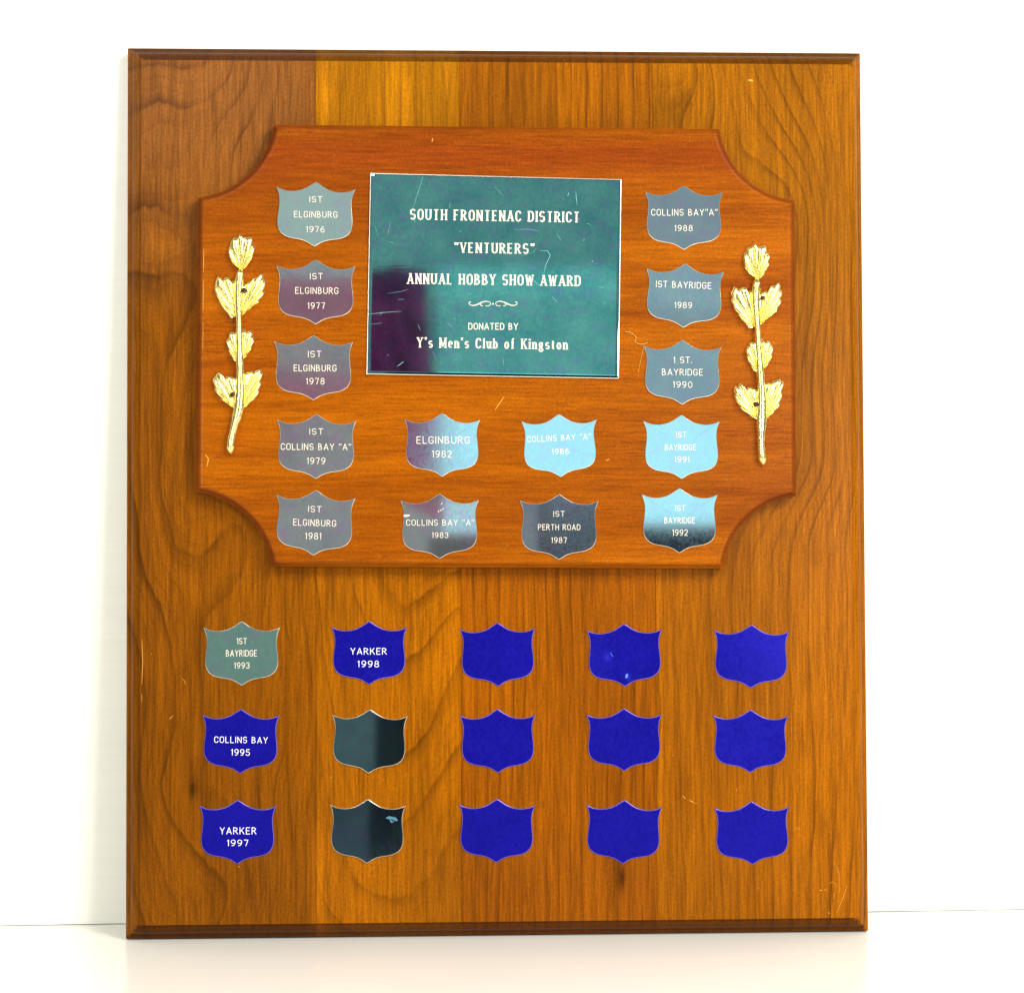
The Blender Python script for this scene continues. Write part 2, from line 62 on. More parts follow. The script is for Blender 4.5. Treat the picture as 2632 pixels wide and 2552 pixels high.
class NT:
    def __init__(s, name):
        s.m = bpy.data.materials.new(name); s.m.use_nodes = True; s.t = s.m.node_tree
        s.b = s.t.nodes['Principled BSDF']
    def n(s, typ, **k):
        x = s.t.nodes.new(typ)
        for a, b in k.items(): setattr(x, a, b)
        return x
    def l(s, a, b): s.t.links.new(a, b)
    def inp(s, sock, v):
        if isinstance(v, (int, float)): sock.default_value = v
        elif isinstance(v, (tuple, list)): sock.default_value = v
        else: s.l(v, sock)
    def math(s, op, a, b=0.0, clamp=False):
        x = s.n('ShaderNodeMath', operation=op); x.use_clamp = clamp
        s.inp(x.inputs[0], a); s.inp(x.inputs[1], b); return x.outputs[0]
    def rng(s, v, a, b, c, d):
        x = s.n('ShaderNodeMapRange'); x.clamp = True; s.inp(x.inputs[0], v)
        for i, q in enumerate((a, b, c, d)): x.inputs[i + 1].default_value = q
        return x.outputs[0]
    def noise(s, scale, sc=1.0, detail=2.0, rough=0.5, off=(0, 0, 0), dist=0.0):
        tc = s.n('ShaderNodeTexCoord'); mp = s.n('ShaderNodeMapping')
        s.l(tc.outputs['Object'], mp.inputs[0]); mp.inputs['Scale'].default_value = scale; mp.inputs['Location'].default_value = off
        x = s.n('ShaderNodeTexNoise'); s.l(mp.outputs[0], x.inputs['Vector'])
        x.inputs['Scale'].default_value = sc; x.inputs['Detail'].default_value = detail
        x.inputs['Roughness'].default_value = rough; x.inputs['Distortion'].default_value = dist
        return x.outputs[0]
    def mix(s, f, a, b, typ='MIX'):
        x = s.n('ShaderNodeMix', data_type='RGBA', blend_type=typ)
        s.inp(x.inputs[0], f); s.inp(x.inputs[6], a); s.inp(x.inputs[7], b); return x.outputs[2]
    def bump(s, h, strength, dist):
        x = s.n('ShaderNodeBump'); s.inp(x.inputs['Height'], h); x.inputs['Strength'].default_value = strength
        x.inputs['Distance'].default_value = dist; s.l(x.outputs[0], s.b.inputs['Normal'])

# ------------------------------------------------------------------ materials
def walnut():
    s = NT('walnut')
    at = s.n('ShaderNodeAttribute', attribute_name='grain'); tone = s.n('ShaderNodeAttribute', attribute_name='tone')
    eg = s.n('ShaderNodeAttribute', attribute_name='endgrain')
    w1 = s.math('MULTIPLY', s.math('SUBTRACT', s.noise((20, 20, 11), 1, 3), .5), .9)
    w2 = s.math('MULTIPLY', s.math('SUBTRACT', s.noise((240, 240, 30), 1, 2), .5), .16)
    F = s.math('ADD', s.math('ADD', at.outputs['Fac'], w1), w2)
    fr = s.math('FRACT', F)
    line = s.math('MULTIPLY', s.rng(fr, .45, .92, 0, 1), s.rng(fr, .90, .985, 1, 0))
    line = s.math('POWER', line, 2.6)
    amt = s.rng(s.noise((30, 30, 9), 1, 3, .6, (3, 0, 9)), .36, .62, .10, 1)
    line = s.math('MULTIPLY', line, amt)
    fr2 = s.math('FRACT', s.math('MULTIPLY', F, 3.37))
    line2 = s.math('MULTIPLY', s.math('POWER', fr2, 3.0), s.rng(s.noise((35, 35, 5), 1, 2, .5, (5, 0, 2)), .42, .62, 0, 1))
    fib = s.noise((950, 950, 40), 1, 3, .6)
    fib2 = s.noise((330, 330, 9), 1, 2, .55, (4, 1, 0))
    pore = s.rng(s.noise((1500, 1500, 75), 1, 2, .55, (9, 0, 0)), .60, .72, 0, 1)
    mott = s.noise((780, 780, 700), 1, 3, .75)
    big = s.noise((14, 14, 6), 1, 2, .5, (1, 2, 3))
    v = s.math('ADD', s.rng(fib, .32, .68, .72, 1.24), s.math('SUBTRACT', s.rng(fib2, .32, .68, .89, 1.12), 1.0))
    v = s.math('MULTIPLY', v, s.rng(mott, .32, .68, .80, 1.20))
    v = s.math('MULTIPLY', v, s.rng(big, .3, .7, .84, 1.14))
    c = s.mix(1.0, tone.outputs['Color'], s.n('ShaderNodeCombineColor').outputs[0], 'MULTIPLY')
    cc = s.t.nodes[-2] if False else None
    comb = [x for x in s.t.nodes if x.bl_idname == 'ShaderNodeCombineColor'][0]
    for i in range(3): s.l(v, comb.inputs[i])
    c = s.mix(s.math('MULTIPLY', line, .84), c, s.mix(1.0, tone.outputs['Color'], (.26, .25, .55, 1), 'MULTIPLY'))
    c = s.mix(s.math('MULTIPLY', line2, .30), c, s.mix(1.0, tone.outputs['Color'], (.40, .34, .6, 1), 'MULTIPLY'))
    c = s.mix(s.math('MULTIPLY', pore, .45), c, s.mix(1.0, tone.outputs['Color'], (.42, .36, .5, 1), 'MULTIPLY'))
    c = s.mix(s.math('MULTIPLY', eg.outputs['Fac'], .74), c, s.mix(1.0, tone.outputs['Color'], (.15, .12, .35, 1), 'MULTIPLY'))
    s.l(c, s.b.inputs['Base Color'])
    s.b.inputs['Roughness'].default_value = .30
    s.b.inputs['Specular IOR Level'].default_value = .06
    s.b.inputs['Coat Weight'].default_value = .04; s.b.inputs['Coat Roughness'].default_value = .10
    s.bump(s.math('SUBTRACT', fib, s.math('MULTIPLY', pore, .6)), .25, .00012)
    return s.m
def mahogany(dark=1.0):
    s = NT('mahogany')
    band = s.noise((2.0, 2, 30), 1, 3, .6, (0, 0, 1.7))
    band2 = s.noise((9, 9, 120), 1, 2, .55, (2, 0, 5))
    fine = s.noise((55, 55, 1100), 1, 2, .6)
    dash = s.rng(s.noise((75, 75, 950), 1, 2, .5, (1, 0, 3), .3), .60, .70, 0, 1)
    reg = s.rng(s.noise((7, 7, 26), 1, 2, .5, (8, 0, 2)), .42, .62, .12, 1)
    mott = s.noise((780, 780, 780), 1, 3, .75)
    eg = s.n('ShaderNodeAttribute', attribute_name='endgrain')
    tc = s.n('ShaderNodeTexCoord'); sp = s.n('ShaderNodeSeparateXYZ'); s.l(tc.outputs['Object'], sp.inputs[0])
    # a dark streak along the top of the board; tone also darkens upwards
    st = s.math('MULTIPLY', s.rng(sp.outputs[2], .404, .420, 0, 1), s.rng(sp.outputs[2], .428, .4365, 1, 0))
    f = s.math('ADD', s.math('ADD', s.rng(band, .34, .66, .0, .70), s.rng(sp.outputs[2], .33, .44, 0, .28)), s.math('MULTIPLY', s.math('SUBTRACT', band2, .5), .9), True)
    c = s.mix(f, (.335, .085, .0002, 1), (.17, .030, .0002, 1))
    c = s.mix(s.math('MULTIPLY', st, .75), c, (.20, .030, .002, 1))
    val = s.rng(fine, .3, .7, .76, 1.2)
    val = s.math('MULTIPLY', val, s.rng(mott, .32, .68, .80, 1.20))
    comb = s.n('ShaderNodeCombineColor')
    for i in range(3): s.l(val, comb.inputs[i])
    c = s.mix(1.0, c, comb.outputs[0], 'MULTIPLY')
    c = s.mix(s.math('MULTIPLY', s.math('MULTIPLY', dash, reg), .75), c, (.13, .022, .004, 1))
    c = s.mix(s.math('MULTIPLY', eg.outputs['Fac'], .62), c, (.13, .025, .004, 1))
    s.l(c, s.b.inputs['Base Color'])
    s.b.inputs['Roughness'].default_value = .30; s.b.inputs['Specular IOR Level'].default_value = .06
    s.b.inputs['Coat Weight'].default_value = .03; s.b.inputs['Coat Roughness'].default_value = .16
    s.bump(fine, .2, .0001)
    return s.m
def plate_metal(name, c1, c2, rough, metallic=1.0, blot=.5, seed=0, spec=.5):
    s = NT(name)
    n1 = s.noise((60, 60, 60), 1, 3, .6, (seed, seed * 2, 0)); n2 = s.noise((550, 550, 420), 1, 3, .7, (seed, 0, 3))
    n3 = s.noise((150, 150, 260), 1, 2, .6, (0, seed, 7))
    f = s.math('ADD', s.math('MULTIPLY', s.rng(n1, .32, .68, 0, 1), .55), s.math('MULTIPLY', s.rng(n2, .3, .7, 0, 1), .45))
    c = s.mix(f, c1, c2)
    c = s.mix(s.math('MULTIPLY', s.rng(n3, .5, .72, 0, 1), blot * .5), c, (c1[0] * 1.15 + .02, c2[1] * .8, c1[2] * 1.12, 1))
    s.l(c, s.b.inputs['Base Color'])
    s.b.inputs['Metallic'].default_value = metallic
    s.l(s.rng(n2, .3, .7, rough * .8, rough * 1.35), s.b.inputs['Roughness'])
    s.b.inputs['Specular IOR Level'].default_value = spec
    s.bump(s.noise((90, 90, 1400), 1, 2), .03, .00004)
    return s.m
def simple(name, c, rough=.5, metallic=0.0, spec=.5, var=.0, scale=300, bump=0):
    s = NT(name)
    if var:
        n = s.noise((scale,) * 3, 1, 3, .6)
        s.l(s.mix(s.rng(n, .3, .7, 0, 1), tuple(x * (1 - var) for x in c[:3]) + (1,), tuple(min(1, x * (1 + var)) for x in c[:3]) + (1,)), s.b.inputs['Base Color'])
        if bump: s.bump(n, 1.0, bump)
    else: s.b.inputs['Base Color'].default_value = c
    s.b.inputs['Roughness'].default_value = rough; s.b.inputs['Metallic'].default_value = metallic
    s.b.inputs['Specular IOR Level'].default_value = spec
    return s.m
def laminate(name, c, rough, scale, amp):
    s = NT(name)
    n1 = s.noise(scale, 1, 3, .6); n2 = s.noise((4, 4, 4), 1, 3)
    c1 = tuple(x * (1 - amp) for x in c[:3]) + (1,)
    s.l(s.mix(s.math('MULTIPLY', s.rng(n1, .4, .75, 1, 0), 1.0), c1, c), s.b.inputs['Base Color'])
    s.l(s.rng(n2, .3, .7, rough * .9, rough * 1.2), s.b.inputs['Roughness'])
    s.bump(n1, .12, .0002)
    return s.m
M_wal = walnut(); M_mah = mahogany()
M_wall = laminate('wall_laminate', (.90, .885, .80, 1), .38, (2, 2, 420), .035)
M_table = laminate('table_laminate', (.88, .86, .78, 1), .20, (2.2, 420, 2), .035)
M_edge = simple('bright_plate_edge', (.93, .86, .70, 1), .28, 1.0)
M_blue_edge = simple('blue_plate_edge', (.30, .22, .75, 1), .35, .8)
M_ink = simple('engraved_letter', (.72, .64, .52, 1), .6, 0, .2, .12, 1500)
M_ink2 = simple('engraved_letter_silver', (.86, .84, .90, 1), .5, 0, .2, .06, 900)
M_scr = simple('scratch', (.22, .52, .48, 1), .5, .5, .3)
M_scrw = simple('wood_scratch', (.60, .27, .03, 1), .7, 0, .2)
M_brass = simple('cast_brass', (1.0, .79, .30, 1), .19, 1.0, .5, .08, 700, .00015)
M_nail = simple('nail_head', (.05, .018, .012, 1), .45, .6)
M_fibre = simple('fibre', (.66, .34, .05, 1), .6)
M_plate = plate_metal('teal_name_plate', (.36, .72, .64, 1), (.12, .42, .44, 1), .035, 1, .9, 4)
SIL = [plate_metal('silver_shield_%s' % n, a, b, .075, (.96, .92, .97, 1, .96, .98, .98)[i], .9, i) for i, (n, a, b) in enumerate([
    ('pale', (.92, .95, .86, 1), (.78, .86, .84, 1)), ('lilac', (.68, .68, .66, 1), (.48, .50, .53, 1)),
    ('slate', (.64, .66, .70, 1), (.48, .52, .64, 1)), ('sky', (.80, .92, .92, 1), (.70, .84, .88, 1)), ('green', (.50, .76, .60, 1), (.36, .62, .54, 1)),
    ('dark', (.20, .34, .32, 1), (.11, .22, .25, 1)), ('darkest', (.12, .19, .21, 1), (.05, .11, .15, 1))])]
M_blue = plate_metal('blue_shield', (.007, .004, .32, 1), (.003, .002, .24, 1), .26, .45, .0, 9, .2)

# ------------------------------------------------------------------ setting
yw = math.sin(D['lean']) * D['H'] * MM + .001; ta = math.tan(D['wyaw']); hw = D['W'] / 2 * MM
def wy(x): return yw + (x + hw) * ta
X0, X1 = -1.6, 1.6
def slab(name, pts, mat, **k):
    # pts: 4 front corners, then 4 back corners
    o = mesh_obj(name, pts, [(0, 1, 2, 3), (7, 6, 5, 4), (0, 4, 5, 1), (1, 5, 6, 2), (2, 6, 7, 3), (3, 7, 4, 0)], mat)
    bm = bmesh.new(); bm.from_mesh(o.data); bmesh.ops.recalc_face_normals(bm, faces=bm.faces); bm.to_mesh(o.data); bm.free()
    return tag(o, **k)
slab('wall', [(X0, wy(X0), .0004), (X1, wy(X1), .0004), (X1, wy(X1), 1.5), (X0, wy(X0), 1.5)] +
     [(X0, wy(X0) + .03, .0004), (X1, wy(X1) + .03, .0004), (X1, wy(X1) + .03, 1.5), (X0, wy(X0) + .03, 1.5)], M_wall,
     kind='structure', label='smooth cream white wall behind the plaque')
slab('table_top', [(X0, -1.1, 0), (X1, -1.1, 0), (X1, wy(X1) + .03, 0), (X0, wy(X0) + .03, 0)] +
     [(X0, -1.1, -.03), (X1, -1.1, -.03), (X1, wy(X1) + .03, -.03), (X0, wy(X0) + .03, -.03)], M_table,
     kind='structure', label='glossy white laminate table top the plaque stands on')

# ------------------------------------------------------------------ the plaque
plaque = bpy.data.objects.new('award_plaque', None); col.objects.link(plaque)
plaque.rotation_euler = (-D['lean'], 0, 0); plaque.location = (0, 0, .0002); plaque.empty_display_size = .05
tag(plaque, label='wooden award plaque with shield plates, leaning upright against the white wall', category='plaque')
W, H = D['W'], D['H']; WF = 16.5
seams = [-W / 2] + list(D['seams']) + [W / 2]

# thin plate spline fields: how the growth rings run in each plank
def tps_fit(P, val, lam=6.0):
    n = len(P); d = np.hypot(P[:, None, 0] - P[None, :, 0], P[:, None, 1] - P[None, :, 1])
    K = np.where(d > 0, d * d * np.log(d + 1e-9), 0) + lam * 100 * np.eye(n)
    Q = np.c_[np.ones(n), P]; A = np.block([[K, Q], [Q.T, np.zeros((3, 3))]])
    s = np.linalg.lstsq(A, np.r_[val, 0, 0, 0], rcond=None)[0]
    return P, s
def tps_eval(fit, X):
    P, s = fit; out = np.zeros(len(X))
    for i in range(0, len(X), 20000):
        x = X[i:i + 20000]; d = np.hypot(x[:, None, 0] - P[None, :, 0], x[:, None, 1] - P[None, :, 1])
        out[i:i + 20000] = np.where(d > 0, d * d * np.log(d + 1e-9), 0) @ s[:len(P)] + s[len(P)] + x @ s[len(P) + 1:]
    return out
fits = []
for gi, g in enumerate(D['grain']):
    P, V = [], []
    for val, pts in g:
        pts = np.array(pts, float)
        for a, b in zip(pts[:-1], pts[1:]):
            m = max(1, int(np.hypot(*(b - a)) / 9))
            for t in range(m): P.append(a + (b - a) * t / m); V.append(val * [.50, .7, .8, .7][gi])
        P.append(pts[-1]); V.append(val * [.50, .7, .8, .7][gi])
    fits.append(tps_fit(np.array(P), np.array(V, float)))
TONES = np.array([(.195, .056, .0002), (.262, .077, .0001), (.250, .065, .0001), (.262, .076, .0001)])
def wood_attrs(u, v, pl=None):
    u = np.asarray(u, float); v = np.asarray(v, float)
    p = np.clip(np.searchsorted(seams, u) - 1, 0, 3) if pl is None else np.full(len(u), pl)
    g = np.zeros(len(u)); X = np.c_[u, v]
    for k in range(4):
        m = p == k
        if m.any(): g[m] = tps_eval(fits[k], X[m]) + 31 * k
    t = TONES[p].copy()
    for bu, bv, su, sv, e in D['blobs']:
        q = np.exp(-((u - bu) / su) ** 2 - ((v - bv) / sv) ** 2)
        lo, hi = np.array(seams)[p], np.array(seams)[p + 1]
        inside = ((bu >= lo - 3) & (bu <= hi + 3))
        t *= (1 + e * q * inside)[:, None]
    k = np.clip((v - 330) / 120, 0, 1) * np.clip((-u - 60) / 60, 0, 1)     # lacquer sheen painted into the tone, upper left plank paler and greyer
    t[:, 2] += .012 * k * (p == 0); t[:, 1] += .018 * k * (p == 0); t[:, 0] += .025 * k * (p == 0)
    k2 = np.clip((v - 380) / 60, 0, 1) * (p == 1); t *= (1 + .18 * k2)[:, None]; t[:, 1] *= 1 + .20 * k2
    k3 = np.clip((v - 250) / 150, 0, 1) * (p >= 2); t[:, 1] *= 1 + .10 * k3
    return g, np.c_[t, np.ones(len(u))]

# backing board: routed edge moulding all round plus the back, grain and colour run on from the planks
prof = [(1.5, 0), (0, 1.2), (0, 8.3), (.35, 9.1), (1.1, 9.5), (2.0, 9.7), (2.35, 10.0), (2.5, 10.7), (3.0, 11.9), (3.9, 13.2), (5.2, 14.4), (6.6, 15.2), (7.6, 15.55), (7.75, 15.7), (7.85, 16.3), (8.15, 16.5)]
FLD = 8.2                                      # the flat field starts here
def rim_mesh():
    verts, uvw, faces, eg = [], [], [], []
    sides = [((-W/2, 0), (1, 0), (0, 1), W), ((W/2, 0), (0, 1), (-1, 0), H), ((W/2, H), (-1, 0), (0, -1), W), ((-W/2, H), (0, -1), (1, 0), H)]
    for si, ((ou, ov), (du, dv), (nu, nv), Ls) in enumerate(sides):
        cuts = sorted(set([0, Ls] + [round(x, 3) for x in np.arange(3, Ls - 2, 3.0)]))
        if si in (0, 2):                       # duplicate columns at the seams so colour changes sharply
            sc = [(s - ou) * du for s in seams[1:4]]
            cuts = sorted([c for c in cuts if min(abs(c - s) for s in sc) > .5] + [s - .06 for s in sc] + [s + .06 for s in sc])
        base = len(verts); n = len(prof)
        for c in cuts:
            for (ins, h) in prof:
                t = min(max(c, ins), Ls - ins)
                if c == 0: t = ins
                if c == Ls: t = Ls - ins
                u = ou + du * t + nu * ins; v = ov + dv * t + nv * ins
                nick = 0
                verts.append(L(u, v, h)); uvw.append((u, v)); eg.append(1.0 if si in (0, 2) else 0.0)
        for i in range(len(cuts) - 1):
            for j in range(n - 1):
                a = base + i * n + j; faces.append((a, a + n, a + n + 1, a + 1))
    nb = len(verts)
    for (u, v) in [(-W/2+1.5, 1.5), (W/2-1.5, 1.5), (W/2-1.5, H-1.5), (-W/2+1.5, H-1.5)]:
        verts.append(L(u, v, 0)); uvw.append((u, v)); eg.append(0)
    for (u, v) in [(-W/2+8, 8), (W/2-8, 8), (W/2-8, H-8), (-W/2+8, H-8)]:
        verts.append(L(u, v, 12)); uvw.append((u, v)); eg.append(0)
    faces.append((nb, nb+1, nb+2, nb+3)); faces.append((nb+4, nb+5, nb+6, nb+7))
    uvw = np.array(uvw); g, t = wood_attrs(uvw[:, 0], uvw[:, 1])
    return verts, faces, {'grain': ('FLOAT', g), 'tone': ('FLOAT_COLOR', t), 'endgrain': ('FLOAT', eg)}
V_, F_, A_ = rim_mesh()
board = mesh_obj('backing_board', V_, F_, M_wal, plaque, False, attrs=A_)
bm = bmesh.new(); bm.from_mesh(board.data); bmesh.ops.remove_doubles(bm, verts=bm.verts, dist=2e-6)
bmesh.ops.recalc_face_normals(bm, faces=bm.faces); bm.to_mesh(board.data); bm.free()
tag(board, label='large walnut backing board with a routed edge')
plank_lab = ['left walnut plank with swirling grain', 'golden walnut plank', 'reddish walnut plank with straight grain', 'right walnut plank, wavy grain above and straight below']
for k in range(4):
    lo = max(seams[k] + .05, -W / 2 + FLD); hi = min(seams[k + 1] - .05, W / 2 - FLD)
    us = np.r_[lo, lo + .10, np.linspace(lo + 2, hi - 2, max(3, int((hi - lo) / 2.4))), hi - .10, hi]
    vs = np.linspace(FLD, H - FLD, 196); nu, nv = len(us), len(vs)
    UU, VV = np.meshgrid(us, vs); u, v = UU.ravel(), VV.ravel()
    hgt = np.full(UU.shape, 16.5); hgt[:, 0] -= .10; hgt[:, -1] -= .10; hgt[0, :] = 16.5
    verts = [L(a, b, c) for a, b, c in zip(u, v, hgt.ravel())]
    faces = [(j * nu + i, j * nu + i + 1, (j + 1) * nu + i + 1, (j + 1) * nu + i) for j in range(nv - 1) for i in range(nu - 1)]
    # side walls down to the slab
    loop = [i for i in range(nu)] + [j * nu + nu - 1 for j in range(1, nv)] + [(nv - 1) * nu + i for i in range(nu - 2, -1, -1)] + [j * nu for j in range(nv - 2, 0, -1)]
    b0 = len(verts); uu, vv = list(u), list(v)
    for q in loop: verts.append(L(u[q], v[q], 12.1)); uu.append(u[q]); vv.append(v[q])
    for q in range(len(loop)):
        r = (q + 1) % len(loop); faces.append((loop[r], loop[q], b0 + q, b0 + r))
    g, t = wood_attrs(uu, vv, k)
    o = mesh_obj('plank', verts, faces, M_wal, board, False, attrs={'grain': ('FLOAT', g), 'tone': ('FLOAT_COLOR', t), 'endgrain': ('FLOAT', np.zeros(len(uu)))})
    tag(o, label=plank_lab[k])

# smaller mahogany panel with scooped corners
WI = 28.0
tips = [np.array(p) for p in D['panel']]
def arc_pts(a, b, sag, n=26):
    c = (b - a); Lc = np.hypot(*c); nrm = np.array([c[1], -c[0]]) / Lc; r = (Lc * Lc / 4 + sag * sag) / (2 * sag)
    cen = (a + b) / 2 - nrm * (r - sag); half = math.asin(Lc / 2 / r)
    ca = math.atan2(*(a - cen)[::-1]); cb = math.atan2(*(b - cen)[::-1]); dl = (cb - ca + math.pi) % (2 * math.pi) - math.pi
    return [cen + r * np.array([math.cos(ca + dl * t), math.sin(ca + dl * t)]) for t in np.linspace(0, 1, n)]
outl = []; isarc = []
cen0 = sum(tips) / 8
for i in range(8):
    a, b = tips[i], tips[(i + 1) % 8]
    if i % 2 == 1:
        # scoop curves towards the middle of the panel
        s = 9.9
        best = min((arc_pts(a, b, sg * s) if sg > 0 else arc_pts(b, a, s)[::-1] for sg in (1, -1)), key=lambda q: np.hypot(*(q[13] - cen0)))
        seg = best[:-1]
    else:
        m = 40; seg = [a + (b - a) * t / m for t in range(m)]
    outl += seg; isarc += [i % 2 == 1 or i % 4 == 2] * len(seg)
outl = np.array(outl)
if np.sum(outl[:, 0] * np.roll(outl[:, 1], -1) - np.roll(outl[:, 0], -1) * outl[:, 1]) < 0: outl = outl[::-1]; isarc = isarc[::-1]
def inset(P, d):
    a = P - np.roll(P, 1, 0); b = np.roll(P, -1, 0) - P
    na = np.c_[-a[:, 1], a[:, 0]] / np.hypot(*a.T)[:, None]; nb = np.c_[-b[:, 1], b[:, 0]] / np.hypot(*b.T)[:, None]
    m = na + nb; m /= np.hypot(*m.T)[:, None]; c = np.clip((m * na).sum(1), .35, 1)
    return P + m * (d / c)[:, None]
pprof = [(0, 0.05), (0, 7.2), (.25, 7.9), (.8, 8.15), (1.0, 8.6), (1.25, 9.4), (1.75, 10.3), (2.4, 11.0), (3.2, 11.4), (3.9, 11.5)]
verts, faces, eg = [], [], []; n = len(outl)
for ins, h in pprof:
    Q = inset(outl, ins) if ins else outl
    if h < 1: Q = outl
    for q, ia in zip(Q, isarc): verts.append(L(q[0], q[1], WF + h)); eg.append((1.0 if h < 11.3 else 0.0) * (1 if ia else .25))
for j in range(len(pprof) - 1):
    for i in range(n): r = (i + 1) % n; faces.append((j * n + i, j * n + r, (j + 1) * n + r, (j + 1) * n + i))
lp = (len(pprof) - 1) * n
b0 = len(verts); Q = inset(outl, 4.4)
for q in Q: verts.append(L(q[0], q[1], WI)); eg.append(0.0)
for i in range(n): r = (i + 1) % n; faces.append((lp + i, lp + r, b0 + r, b0 + i))
faces.append(tuple(range(b0, b0 + n)))
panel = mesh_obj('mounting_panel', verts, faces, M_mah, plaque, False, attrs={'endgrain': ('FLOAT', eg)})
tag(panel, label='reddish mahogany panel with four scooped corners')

# ------------------------------------------------------------------ lettering (stroke glyphs)
def arc(cx, cy, rx, ry, a0, a1, n=9):
    return [(cx + rx * math.cos(math.radians(a0 + (a1 - a0) * t / n)), cy + ry * math.sin(math.radians(a0 + (a1 - a0) * t / n))) for t in range(n + 1)]
def bowl(x, y0, y1, rx): return [(x, y0)] + arc(x + rx * .35, (y0 + y1) / 2, rx, (y1 - y0) / 2, -90, 90) + [(x, y1)]
o_ = lambda w, y0=0, y1=1: arc(w / 2, (y0 + y1) / 2, w / 2, (y1 - y0) / 2, 90, 450, 20)
S_ = lambda w: arc(w/2, .75, w/2, .25, 25, 200, 8) + arc(w*.40, .62, w*.40, .12, 200, 240, 2) + [(w*.5, .5)] + arc(w*.6, .38, w*.40, .12, 60, 20, 2) + arc(w/2, .25, w/2, .25, 20, -155, 8)
